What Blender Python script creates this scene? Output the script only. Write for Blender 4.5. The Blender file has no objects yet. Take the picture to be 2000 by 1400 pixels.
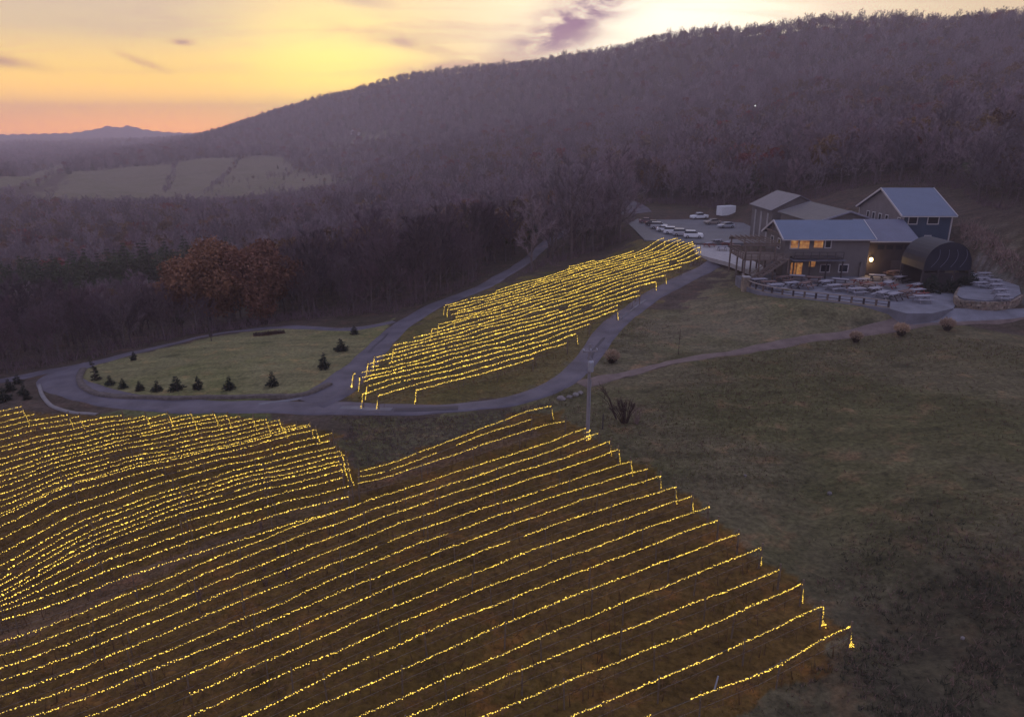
import bpy, bmesh, math, random
import numpy as np
from mathutils import Vector, Matrix

scene = bpy.context.scene
COL = scene.collection
random.seed(7)
RNG = np.random.default_rng(7)

# ------------------------------------------------------------------ camera
FPX, CAM_H = 1400.0, 32.0
PITCH = math.atan(444 / FPX)
cam = bpy.data.cameras.new('camera')
cam.sensor_width = 36
cam.lens = 36 * FPX / 2000
cam.clip_start, cam.clip_end = 0.5, 60000
camo = bpy.data.objects.new('camera', cam)
camo.location = (0, 0, CAM_H)
camo.rotation_euler = (math.pi / 2 - PITCH, 0, 0)
COL.objects.link(camo)
scene.camera = camo

# ------------------------------------------------------------------ sky, sun, exposure
SUN_AZ, SUN_EL = math.radians(7), math.radians(3.0)
world = bpy.data.worlds.new('World')
scene.world = world
world.use_nodes = True
WT = world.node_tree
WT.nodes.clear()


class NG:
    """small helper to write node graphs"""
    def __init__(self, tree):
        self.t = tree

    def n(self, typ, **kw):
        nd = self.t.nodes.new(typ)
        for k, v in kw.items():
            if k == 'ins':
                for a, b in v.items():
                    s = nd.inputs[a]
                    if isinstance(b, bpy.types.NodeSocket):
                        self.t.links.new(b, s)
                    else:
                        s.default_value = b
            else:
                setattr(nd, k, v)
        return nd

    def math(self, op, a, b=None, c=None, clamp=False):
        ins = {0: a}
        if b is not None:
            ins[1] = b
        if c is not None:
            ins[2] = c
        return self.n('ShaderNodeMath', operation=op, use_clamp=clamp, ins=ins).outputs[0]

    def mix(self, fac, a, b, blend='MIX'):
        nd = self.n('ShaderNodeMix', data_type='RGBA', blend_type=blend)
        for i, v in ((0, fac), (6, a), (7, b)):
            if isinstance(v, bpy.types.NodeSocket):
                self.t.links.new(v, nd.inputs[i])
            else:
                nd.inputs[i].default_value = v if i == 0 else (*v[:3], 1)
        return nd.outputs[2]

    def ramp(self, fac, stops, interp='LINEAR'):
        nd = self.n('ShaderNodeValToRGB', ins={0: fac})
        cr = nd.color_ramp
        cr.interpolation = interp
        while len(cr.elements) < len(stops):
            cr.elements.new(0.5)
        for e, (p, c) in zip(cr.elements, stops):
            e.position = p
            e.color = (*c, 1) if len(c) == 3 else c
        return nd.outputs[0]

    def noise(self, vec, scale, detail=3, rough=0.5, dist=0.0):
        nd = self.n('ShaderNodeTexNoise', ins={'Scale': scale, 'Detail': detail, 'Roughness': rough, 'Distortion': dist})
        if vec is not None:
            self.t.links.new(vec, nd.inputs['Vector'])
        return nd.outputs[0]

    def maprange(self, v, a, b, c=0.0, d=1.0, smooth=False):
        nd = self.n('ShaderNodeMapRange', ins={0: v, 1: a, 2: b, 3: c, 4: d})
        if smooth:
            nd.interpolation_type = 'SMOOTHSTEP'
        return nd.outputs[0]


def build_sky():
    g = NG(WT)
    co = g.n('ShaderNodeTexCoord').outputs['Generated']
    sep = g.n('ShaderNodeSeparateXYZ', ins={0: co})
    x, y, z = sep.outputs
    # elevation ramp of the afterglow side
    e = g.maprange(z, -0.1, 0.9)
    warm = g.ramp(e, [(0.06, (4.6, 1.45, .05)), (0.105, (4.9, 1.80, .04)), (.133, (3.3, 1.72, .07)), (.165, (1.95, 1.22, .18)),
                      (.21, (1.04, .78, .42)), (.27, (.80, .62, .50)), (.36, (.62, .56, .62)), (.55, (.55, .56, .78)), (1, (.48, .53, .84))])
    cool = g.ramp(e, [(0.06, (.36, .32, .44)), (.14, (.50, .40, .52)), (.22, (.50, .44, .60)), (.36, (.52, .52, .72)),
                      (.55, (.50, .53, .80)), (1, (.48, .53, .84))])
    # how far towards the sunset in azimuth
    sx, sy = math.sin(SUN_AZ), math.cos(SUN_AZ)
    hl = g.math('SQRT', g.math('ADD', g.math('MULTIPLY', x, x), g.math('ADD', g.math('MULTIPLY', y, y), 1e-4)))
    caz = g.math('DIVIDE', g.math('ADD', g.math('MULTIPLY', x, sx), g.math('MULTIPLY', y, sy)), hl)
    tow = g.maprange(caz, -0.2, 0.85, smooth=True)
    sky = g.mix(tow, cool, warm)
    # glow round the place where the sun went down
    def lobe(az, el, p):
        d = (math.sin(az) * math.cos(el), math.cos(az) * math.cos(el), math.sin(el))
        dt = g.n('ShaderNodeVectorMath', operation='DOT_PRODUCT', ins={0: co, 1: d}).outputs['Value']
        return g.math('POWER', g.math('MAXIMUM', dt, 0.0), p)
    sky = g.mix(g.math('MULTIPLY', lobe(SUN_AZ, SUN_EL, 26), 0.95), sky, (1.75, 1.35, .72))
    sky = g.mix(g.math('MULTIPLY', lobe(math.radians(12), math.radians(6.5), 70), 0.95), sky, (1.85, 1.68, 1.32))
    sky = g.mix(g.math('MULTIPLY', lobe(math.radians(-13), math.radians(1.6), 130), 0.50), sky, (3.2, 2.3, .25))
    # thin streaked clouds on a high sheet
    inv = g.math('DIVIDE', 1.0, g.math('ADD', g.math('MAXIMUM', z, 0.0), 0.07))
    px = g.math('MULTIPLY', x, inv)
    py = g.math('MULTIPLY', y, inv)
    cv = g.n('ShaderNodeCombineXYZ', ins={0: px, 1: py, 2: 0.0}).outputs[0]
    rot = g.n('ShaderNodeMapping', ins={'Vector': cv, 'Rotation': (0, 0, math.radians(52)), 'Scale': (0.6, 1.25, 1)}).outputs[0]
    n1 = g.noise(rot, 1.15, 7, .58, .6)
    above = g.maprange(z, 0.045, 0.13)
    c1 = g.math('MULTIPLY', g.maprange(n1, .44, .72, smooth=True), above)
    sky = g.mix(g.math('MULTIPLY', c1, .46), sky, (.72, .46, .40))
    # the larger mauve bank low over the ridge
    def bank(az, el, wa, we, tilt):
        d = (math.sin(az) * math.cos(el), math.cos(az) * math.cos(el), math.sin(el))
        u = (math.cos(az), -math.sin(az), 0)
        w = (-math.sin(az) * math.sin(el), -math.cos(az) * math.sin(el), math.cos(el))
        a = g.n('ShaderNodeVectorMath', operation='DOT_PRODUCT', ins={0: co, 1: u}).outputs['Value']
        b = g.n('ShaderNodeVectorMath', operation='DOT_PRODUCT', ins={0: co, 1: w}).outputs['Value']
        b = g.math('SUBTRACT', b, g.math('MULTIPLY', a, 1.0))  if False else b
        ct, st = math.cos(tilt), math.sin(tilt)
        a2 = g.math('ADD', g.math('MULTIPLY', a, ct), g.math('MULTIPLY', b, st))
        b2 = g.math('SUBTRACT', g.math('MULTIPLY', b, ct), g.math('MULTIPLY', a, st))
        r = g.math('ADD', g.math('POWER', g.math('DIVIDE', a2, wa), 2.0), g.math('POWER', g.math('DIVIDE', b2, we), 2.0))
        front = g.n('ShaderNodeVectorMath', operation='DOT_PRODUCT', ins={0: co, 1: d}).outputs['Value']
        r = g.math('ADD', r, g.math('MULTIPLY', g.math('LESS_THAN', front, 0.0), 50.0))
        return g.math('EXPONENT', g.math('MULTIPLY', r, -1.0))
    nzv = g.n('ShaderNodeMapping', ins={'Vector': co, 'Scale': (1, 1, 2.6)}).outputs[0]
    nz = g.noise(nzv, 15, 7, .60, .25)
    edge = g.maprange(nz, .26, .58, smooth=True)
    R = math.radians
    for az, el, wa, we, tilt, col, s in ((R(5.2), R(8.2), .095, .026, R(27), (.40, .22, .33), 1.3), (R(3.2), R(6.4), .045, .014, R(8), (.48, .28, .36), 1.1),
                                         (R(-8), R(6.2), .07, .008, R(-12), (.78, .50, .38), .8),
                                         (R(-4), R(4.6), .08, .008, R(4), (.85, .50, .36), .8), (R(-34), R(4.2), .04, .006, R(-8), (.62, .33, .25), .8),
                                         (R(-25.6), R(4.4), .022, .004, R(-20), (.66, .38, .27), .8), (R(-23), R(5.7), .012, .0035, R(0), (.60, .34, .30), .9),
                                         (R(-30), R(9.0), .04, .010, R(5), (.58, .40, .38), .6), (R(-12), R(9.2), .05, .010, R(-15), (.66, .46, .44), .7)):
        m = g.math('MULTIPLY', g.math('MULTIPLY', bank(az, el, wa, we, tilt), edge), s, clamp=True)
        sky = g.mix(m, sky, col)
    # below the horizon: dim ground tone
    sky = g.mix(g.maprange(z, -0.03, -0.25), sky, (.06, .05, .06))
    bg = g.n('ShaderNodeBackground', ins={'Color': sky, 'Strength': 1.0})
    out = g.n('ShaderNodeOutputWorld', ins={'Surface': bg.outputs[0]})


build_sky()
sl = bpy.data.lights.new('sun', 'SUN')
sl.energy, sl.angle, sl.color = 0.10, math.radians(30), (1.0, .72, .45)
so = bpy.data.objects.new('sun', sl)
so.rotation_euler = (math.radians(90 - 8), 0, math.pi - SUN_AZ)
COL.objects.link(so)
vs = scene.view_settings
vs.view_transform, vs.look, vs.exposure, vs.gamma, vs.use_curve_mapping = 'Standard', 'None', 0.0, 1.0, False
cy = scene.cycles
cy.use_denoising = True
cy.denoiser = 'OPENIMAGEDENOISE'
cy.max_bounces, cy.diffuse_bounces, cy.glossy_bounces, cy.volume_bounces = 5, 2, 2, 1
cy.transparent_max_bounces = 4
cy.sample_clamp_indirect = 3.0

# ------------------------------------------------------------------ terrain
NEAR = [(-102.9,22.9,-4.77),(-102.9,38.9,-4.1),(-102.9,54.9,-3.42),(-102.9,70.9,-2.73),(-102.9,86.9,-2.04),(-86.9,22.9,-3.75),(-86.9,38.9,-3.12),(-86.9,54.9,-2.48),(-70.9,22.9,-2.69),(-70.9,38.9,-2.14),(-70.9,54.9,-1.53),(-70.9,70.9,-0.87),(-54.9,22.9,-1.54),(-54.9,38.9,-1.14),(-54.9,54.9,-0.57),(-38.9,22.9,-0.24),(-38.9,38.9,-0.1),(-38.9,54.9,0.45),(-38.9,70.9,0.8),(-22.9,22.9,1.19),(-22.9,38.9,1.17),(-22.9,54.9,1.64),(-6.9,22.9,2.24),(-6.9,38.9,2.2),(-6.9,54.9,2.2),(-6.9,70.9,2.2),(9.1,22.9,2.06),(9.1,38.9,1.89),(9.1,54.9,2.1),(9.1,70.9,2.2),(25.1,22.9,1.35),(25.1,38.9,1.32),(25.1,54.9,1.9),(0,5,2.2),(-20,5,1.2),(20,5,1.6)]
# (pixel x, pixel y, height): the ground seen at that pixel has that height
PIXZ = [(100,770,-.3),(0,745,-1.6),(300,790,.4),(540,795,1.0),(640,797,1.3),(800,803,1.7),(950,795,1.9),(1080,765,2.0),(1160,725,2.3),
        (300,720,-.4),(450,700,.1),(600,690,.6),(200,712,-1.4),(400,660,-1.6),(560,638,-1.6),(700,640,-.6),(760,620,-.2),(870,592,.6),(930,567,1.0),
        (720,700,.9),(700,770,1.5),(820,770,1.7),(860,610,.8),(950,680,1.8),(1000,600,2.0),(1100,690,2.2),(1200,610,3.4),(1100,540,3.2),(1250,570,4.4),(1330,525,5.6),(1380,492,6.5),
        (1290,465,6.9),(1000,520,1.6),(1190,475,4.4),(1420,500,6.9),(1430,560,5.0),(1250,640,3.4),(1300,705,2.6),(1320,600,4.0),(1500,640,4.2),(1500,672,3.4),(1640,620,5.4),(1650,655,4.2),
        (1750,630,5.4),(1850,622,5.8),(2000,610,6.2),(2200,600,7),(1995,578,7.8),(1945,538,9.3),(1905,514,10.6),(2050,605,7.2),(1452,568,6.2),(1520,589,6.4),(1600,599,6.4),(1690,608,6.2),(1250,725,2.4),(1400,800,3.2),(1600,750,3.8),(1800,720,4.6),(2000,700,5.6),(1700,900,3.6),(2000,850,5.2),(1500,950,2.6),(1800,1100,3.4),
        (2000,1050,4.4),(1700,1300,2.0),(2000,1300,3.2),(1900,1390,2.2),(1550,1390,1.2),(2200,1000,5.4),(2200,1300,4),
        (1350,450,7.6),(1250,435,7.8),(1250,408,8.6),(1200,383,9.5),(1420,430,8.0)]
# (pixel x, pixel y, distance): the ground seen at that pixel stands at that distance
PIXD = [(-200,672,160),(0,663,160),(200,652,165),(350,632,170),(-200,605,255),(0,600,255),(200,585,260),(380,562,260),(520,535,265),(640,498,280),(700,520,200),(800,500,210),(900,470,220),(1000,450,240),(1100,440,260),
        (0,495,420),(200,475,430),(400,455,450),(560,438,460),(700,420,380),(850,410,380),(1000,400,380),(1150,385,330),
        (-200,400,760),(60,395,760),(300,394,760),(500,392,760),(640,362,820),(800,375,620),(700,345,900),(960,350,520),(1150,350,430),
        (-200,350,1100),(60,350,1150),(140,330,1150),(300,324,1150),(480,310,1150),(570,318,1100),(640,330,1000),
        (-300,287,2900),(0,287,2900),(160,284,2800),(290,296,2000),(330,294,1900),(380,283,2000),(560,290,1350),(700,268,1400),
        (-300,269,4600),(0,269,4600),(160,268,4600),(300,270,4000),
        (340,281,2300),(400,268,2200),(500,238,2000),(600,209,1850),(700,183,1720),(760,166,1650),(860,144,1550),(1000,133,1420),(1130,122,1320),(1200,113,1270),(1320,86,1180),(1430,70,1100),(1600,60,1010),(1800,58,920),(2000,56,850),(2200,60,800),(2400,70,780),
        (700,230,1500),(860,220,1250),(1000,230,1050),(1000,280,800),(1150,260,760),(1300,270,600),(1300,180,900),(1500,200,640),(1500,120,850),(1700,200,520),(1700,120,760),(1900,235,380),(1900,140,640),(2100,230,360),(2100,140,600),
        (850,300,800),(900,340,580),(1250,340,380),(1300,374,285),(1400,372,260),(1500,350,260),(1600,330,260),(1700,345,222),(1800,330,225),(1900,330,225),(2000,330,225),(2000,420,165),(2000,500,148),(1930,450,160),(1900,390,190),(2200,480,140),(2200,330,220)]


def ray(px, py):
    u, v = (px - 1000) / FPX, (700 - py) / FPX
    return np.array([u, math.cos(PITCH) + v * math.sin(PITCH), -math.sin(PITCH) + v * math.cos(PITCH)])


def _ctrl():
    P = [(x, y, z) for x, y, z in NEAR]
    for px, py, z in PIXZ:
        d = ray(px, py)
        t = (z - CAM_H) / d[2]
        P.append((d[0] * t, d[1] * t, z))
    ridge = []
    for px, py, dd in PIXD:
        d = ray(px, py)
        t = dd / math.hypot(d[0], d[1])
        P.append((d[0] * t, d[1] * t, CAM_H + d[2] * t))
    # behind the ridge the land falls away again; far plain
    for px, py, dd in PIXD:
        if py < 260 and dd > 750 and px >= 400 and (px, py) in {(400,268),(600,209),(860,144),(1130,122),(1430,70),(1800,58),(2200,60)}:
            d = ray(px, py)
            a = math.atan2(d[0], d[1])
            for m, z in ((1.25, 70), (1.7, 10), (3.5, -40), (8, -50)):
                P.append((math.sin(a) * dd * m, math.cos(a) * dd * m, z))
    for a in (-170, -140, -110, -80, 80, 110, 140, 170):
        for r, z in ((40, 1 if a > 0 else -2), (150, 4 if a > 0 else -6), (700, 10 if a > 0 else -40), (4000, -40), (6000, -45)):
            P.append((math.sin(math.radians(a)) * r, math.cos(math.radians(a)) * r, z))
    for a in (-55, -42):
        for r, z in ((60, -3.5 if a < -50 else -3), (160, -14), (400, -34), (1200, -40), (4000, -48), (6000, -50)):
            P.append((math.sin(math.radians(a)) * r, math.cos(math.radians(a)) * r, z))
    return np.array(P, float)


CT = _ctrl()


def _uw(x, y):
    r = np.hypot(x, y) + 6.0
    a = np.arctan2(x, y)
    return a * 1.25, np.log(r)


_cu, _cw = _uw(CT[:, 0], CT[:, 1])
_C2 = 0.05 ** 2


def _phi(du, dw):
    return np.sqrt(du * du + dw * dw + _C2)


_n = len(CT)
_A = np.zeros((_n + 3, _n + 3))
_A[:_n, :_n] = _phi(_cu[:, None] - _cu[None], _cw[:, None] - _cw[None])
_A[:_n, :_n] -= np.eye(_n) * 0.0015
_A[:_n, _n:] = np.stack([np.ones(_n), _cu, _cw], 1)
_A[_n:, :_n] = _A[:_n, _n:].T
_W = np.linalg.solve(_A, np.concatenate([CT[:, 2], np.zeros(3)]))
PADS = [  # x0, x1, y0, y1, z, falloff
    (47.5, 80, 106, 162, 7.0, 5.0),
    (66, 79, 104, 124, 6.9, 5.0),
    (34, 62, 165, 205, 7.7, 12.0),
    (40, 54, 150, 168, 7.22, 8.0),
]


def smooth01(t):
    t = np.clip(t, 0, 1)
    return t * t * (3 - 2 * t)


def H(x, y):
    x = np.atleast_1d(np.asarray(x, float))
    y = np.atleast_1d(np.asarray(y, float))
    out = np.empty(len(x))
    for s in range(0, len(x), 8000):
        u, w = _uw(x[s:s + 8000], y[s:s + 8000])
        out[s:s + 8000] = _phi(u[:, None] - _cu[None], w[:, None] - _cw[None]) @ _W[:_n] + _W[_n] + _W[_n + 1] * u + _W[_n + 2] * w
    r = np.hypot(x, y)
    # gentle unevenness
    k = smooth01((r - 25) / 60)
    out += k * (.10 * np.sin(x * .31 + y * .11) * np.sin(y * .27 - x * .07 + 1) + .06 * np.sin(x * .83 + 2) * np.sin(y * .71))
    kf = smooth01((r - 300) / 500)
    out += kf * (4 * np.sin(x * .021 + 1) * np.sin(y * .017) + 2 * np.sin(x * .053) * np.sin(y * .047 + 2))
    for x0, x1, y0, y1, z, fo in PADS:
        d = np.hypot(np.maximum(np.maximum(x0 - x, x - x1), 0), np.maximum(np.maximum(y0 - y, y - y1), 0))
        m = 1 - smooth01(d / fo)
        out = out * (1 - m) + z * m
    return out


def Hs(x, y):
    return float(H([x], [y])[0])


_TD = np.concatenate([np.linspace(18, 260, 500), np.geomspace(262, 5200, 340)])


def hit(px, py, dz=0.0):
    """first ground point (raised by dz) on the line of sight of a photo pixel"""
    d = ray(px, py)
    hl = math.hypot(d[0], d[1])
    t = _TD / hl
    f = CAM_H + d[2] * t - H(d[0] * t, d[1] * t) - dz
    i = np.argmax(f < 0)
    if f[i] >= 0:
        i = len(t) - 1
    if i == 0:
        tt = t[0]
    else:
        tt = t[i - 1] + (t[i] - t[i - 1]) * f[i - 1] / (f[i - 1] - f[i] + 1e-12)
    return np.array([d[0] * tt, d[1] * tt, CAM_H + d[2] * tt])


def hits(pts, dz=0.0):
    return np.array([hit(a, b, dz) for a, b in pts])


def project(p):
    p = np.atleast_2d(np.asarray(p, float)) - np.array([0, 0, CAM_H])
    c, s = math.cos(PITCH), math.sin(PITCH)
    fwd = p[:, 1] * c - p[:, 2] * s
    up = p[:, 1] * s + p[:, 2] * c
    return 1000 + FPX * p[:, 0] / fwd, 700 - FPX * up / fwd


def in_poly(x, y, poly):
    poly = np.asarray(poly)[:, :2]
    x = np.asarray(x); y = np.asarray(y)
    ins = np.zeros(x.shape, bool)
    j = len(poly) - 1
    for i in range(len(poly)):
        xi, yi = poly[i]; xj, yj = poly[j]
        c = ((yi > y) != (yj > y)) & (x < (xj - xi) * (y - yi) / (yj - yi + 1e-12) + xi)
        ins ^= c
        j = i
    return ins


# ------------------------------------------------------------------ materials
def mat(name, color, rough=0.8, metal=0.0, var=0.0, vscale=1.0, bump=0.0, bscale=20.0, randobj=0.0, spec=0.3, emis=None, estr=0.0, coords='Object', c2=None):
    m = bpy.data.materials.new(name)
    m.use_nodes = True
    t = m.node_tree
    g = NG(t)
    b = t.nodes['Principled BSDF']
    b.inputs['Roughness'].default_value = rough
    b.inputs['Metallic'].default_value = metal
    b.inputs['Specular IOR Level'].default_value = spec
    co = g.n('ShaderNodeTexCoord').outputs[coords]
    base = (*color, 1)
    if var > 0 or c2 is not None:
        n = g.noise(co, vscale, 4, .6)
        dark = tuple(c * (1 - var) for c in color)
        light = c2 if c2 is not None else tuple(min(1, c * (1 + var)) for c in color)
        base = g.ramp(n, [(.3, dark), (.7, light)])
    if randobj > 0:
        oi = g.n('ShaderNodeObjectInfo').outputs['Random']
        hsv = g.n('ShaderNodeHueSaturation', ins={'Hue': g.maprange(oi, 0, 1, .5 - .05 * randobj, .5 + .05 * randobj),
                                                  'Value': g.maprange(g.math('FRACT', g.math('MULTIPLY', oi, 7.31)), 0, 1, 1 - randobj, 1 + randobj), 'Saturation': g.maprange(g.math('FRACT', g.math('MULTIPLY', oi, 3.77)), 0, 1, 1 - randobj * .5, 1 + randobj * .5), 'Color': base})
        base = hsv.outputs[0]
    if isinstance(base, tuple):
        b.inputs['Base Color'].default_value = base
    else:
        t.links.new(base, b.inputs['Base Color'])
    if bump > 0:
        bn = g.n('ShaderNodeBump', ins={'Strength': bump, 'Distance': 0.05, 'Height': g.noise(co, bscale, 4, .6)})
        t.links.new(bn.outputs[0], b.inputs['Normal'])
    if emis:
        b.inputs['Emission Color'].default_value = (*emis, 1)
        b.inputs['Emission Strength'].default_value = estr
    return m


M = {
    'bulb': mat('bulb_glow', (.6, .4, .1), .4, emis=(1.0, .655, .075), estr=2.2),
    'bulb_pink': mat('bulb_glow_pink', (.6, .4, .2), .4, emis=(1.0, .48, .22), estr=2.0),
    'cable': mat('dark_cable', (.02, .025, .02), .6),
    'post': mat('weathered_post', (.16, .12, .09), .85, var=.3, vscale=6),
    'wire': mat('trellis_wire', (.25, .25, .26), .45, metal=.8),
    'cane': mat('vine_cane', (.115, .064, .030), .9, var=.35, vscale=3),  # brown cane, made more golden to add painted bulb glow
    'bark': mat('grey_bark', (.105, .080, .080), .95, var=.3, vscale=2, randobj=.25),
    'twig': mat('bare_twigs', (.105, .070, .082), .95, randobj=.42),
    'twig_hazed': mat('hazed_twigs', (.205, .155, .172), .95, randobj=.45),  # same twigs, with the lift of the haze painted in as a paler colour
    'rust': mat('rust_leaves', (.200, .090, .046), .85, var=.4, vscale=.25, randobj=.15),
    'rust_b': mat('red_brown_leaves', (.155, .068, .042), .85, var=.4, vscale=.25),
    'red': mat('red_leaves', (.17, .040, .026), .8, var=.4, vscale=.3, randobj=.2),
    'tan_leaf': mat('tan_leaves', (.15, .085, .042), .85, var=.4, vscale=.3, randobj=.3),
    'needle': mat('pine_needles', (.052, .066, .030), .85, var=.4, vscale=.5, randobj=.3),
    'needle_young': mat('young_needles', (.014, .024, .016), .8, var=.4, vscale=2, randobj=.2),
    'asphalt': mat('worn_asphalt', (.064, .056, .072), .75, c2=(.130, .115, .142), vscale=.28, bump=.3, bscale=30),
    'asphalt_light': mat('patched_asphalt', (.16, .155, .175), .8, var=.2, vscale=.5, bump=.3, bscale=30),
    'tar': mat('dark_tar_patch', (.048, .042, .056), .7, var=.2, vscale=.6),
    'lot': mat('car_park_asphalt', (.12, .118, .13), .7, var=.15, vscale=.2, bump=.2, bscale=20),
    'gravel_track': mat('gravel_track', (.105, .075, .068), .95, c2=(.18, .135, .12), vscale=.6, bump=.5, bscale=12),
    'gravel_grey': mat('grey_gravel', (.125, .112, .12), .95, var=.25, vscale=.8),
    'concrete': mat('pale_concrete', (.32, .30, .30), .85, var=.15, vscale=.8),
    'patio': mat('patio_paving', (.150, .148, .175), .8, var=.25, vscale=.5, bump=.15, bscale=9),
    'edging': mat('edging_stone', (.10, .082, .075), .95, var=.4, vscale=2),
    'stone': mat('field_stone', (.20, .155, .125), .9, var=.35, vscale=1.2, randobj=.3),
    'roof_metal': mat('blue_metal_roof', (.098, .125, .19), .5, metal=.25, var=.08, vscale=.4, spec=.5),
    'roof_tower': mat('blue_grey_roof', (.098, .122, .185), .55, var=.08, vscale=.4, spec=.4),
    'roof_slate': mat('grey_roof', (.115, .11, .135), .6, var=.12, vscale=.6),
    'roof_lean': mat('lean_roof', (.105, .11, .16), .5, var=.1, vscale=.6),
    'roof_tan': mat('brown_grey_roof', (.105, .098, .100), .7, var=.12, vscale=.6),
    'wall_tan': mat('tan_boards', (.145, .128, .125), .85, var=.12, vscale=.7, bump=.3, bscale=8),
    'wall_grey': mat('grey_boards', (.165, .145, .150), .85, var=.12, vscale=.7, bump=.3, bscale=8),
    'wall_blue': mat('navy_boards', (.030, .052, .092), .75, var=.15, vscale=.6, bump=.3, bscale=8),
    'wall_dark': mat('dark_boards', (.030, .024, .028), .85, var=.2, vscale=.7),
    'trim': mat('white_trim', (.46, .43, .44), .6),
    'kerbstone': mat('kerb_stone', (.19, .175, .18), .85, var=.15, vscale=.8),
    'cap_timber': mat('rail_cap', (.20, .165, .15), .8, var=.2, vscale=2),
    'timber': mat('grey_timber', (.15, .115, .100), .85, var=.25, vscale=3),
    'timber_dark': mat('dark_timber', (.055, .045, .048), .85, var=.25, vscale=3),
    'pane': mat('dark_glass', (.015, .018, .028), .12, spec=.6),
    'lit': mat('lit_window', (.3, .2, .1), .4, emis=(1.0, .42, .085), estr=.55),
    'lamp': mat('wall_lamp', (.8, .6, .3), .4, emis=(1.0, .72, .30), estr=9),
    'canopy': mat('navy_canopy', (.009, .012, .025), .6, var=.2, vscale=1),
    'rib': mat('canopy_rib', (.10, .105, .15), .5),
    'table_pale': mat('pale_table', (.25, .24, .28), .7, var=.15, vscale=2),
    'table_brown': mat('brown_table', (.15, .095, .085), .8, var=.25, vscale=2),
    'table_red': mat('red_table', (.20, .055, .045), .7, var=.2, vscale=2),
    'white_paint': mat('white_car_paint', (.74, .75, .78), .3, spec=.6),
    'silver_paint': mat('silver_car_paint', (.46, .47, .52), .3, metal=.4),
    'tan_paint': mat('tan_car_paint', (.30, .25, .22), .35, metal=.2),
    'dark_paint': mat('dark_car_paint', (.025, .02, .026), .3, spec=.6),
    'maroon_paint': mat('maroon_car_paint', (.22, .12, .14), .35, spec=.5),
    'tyre': mat('tyre_rubber', (.02, .02, .02), .9),
    'rim': mat('wheel_rim', (.4, .4, .42), .35, metal=.8),
    'lampglass': mat('lamp_glass', (.6, .6, .62), .2),
    'tail': mat('tail_lamp', (.25, .02, .02), .3),
    'pole': mat('pole_wood', (.22, .205, .225), .85, var=.15, vscale=2),
    'steel': mat('grey_steel', (.34, .35, .40), .5, metal=.3),
    'plume': mat('straw_plumes', (.40, .29, .20), .9, var=.25, vscale=2, randobj=.15),
    'straw_dark': mat('dark_grass_base', (.055, .042, .032), .95, var=.3, vscale=3),
    'vine_tuft': mat('vineyard_tuft', (.140, .092, .025), .95, randobj=.3),  # dry tuft colour, warmed with painted bulb glow
    'vine_litter': mat('vineyard_leaf_litter', (.150, .078, .022), .95, randobj=.3),  # leaf litter colour with the bulbs' glow painted in
    'tuft': mat('grass_tuft', (.125, .115, .055), .95, randobj=.4),
    'dark_tuft': mat('dark_grass', (.036, .036, .022), .95, randobj=.3),  # dark clumps, deepened further with the painted corner vignette
    'brush': mat('brush_stems', (.060, .036, .032), .95, var=.3, vscale=2),
    'weed': mat('dry_weeds', (.24, .165, .145), .95, var=.3, vscale=2),
    'weed_b': mat('dull_weeds', (.15, .105, .085), .95, randobj=.3),
    'rock': mat('pale_rock', (.17, .15, .145), .9, var=.3, vscale=2, randobj=.3),
    'house_white': mat('far_house_wall', (.72, .70, .70), .8),
    'house_roof': mat('far_house_roof', (.12, .11, .12), .8),
    'mountain': mat('mountain', (.035, .035, .06), .95),
    'fallen': mat('fallen_leaves', (.12, .060, .040), .95, randobj=.3),
}

# lit rooms: uneven warm light behind the glass
lit_t = M['lit'].node_tree
lit_g = NG(lit_t)
lit_n = lit_g.noise(lit_g.n('ShaderNodeTexCoord').outputs['Object'], 1.6, 3, .6)
lit_b = lit_t.nodes['Principled BSDF']
lit_t.links.new(lit_g.maprange(lit_n, .3, .7, .06, .38), lit_b.inputs['Emission Strength'])
lit_t.links.new(lit_g.ramp(lit_n, [(.35, (1.0, .25, .05)), (.65, (1.0, .52, .14))]), lit_b.inputs['Emission Color'])


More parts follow.
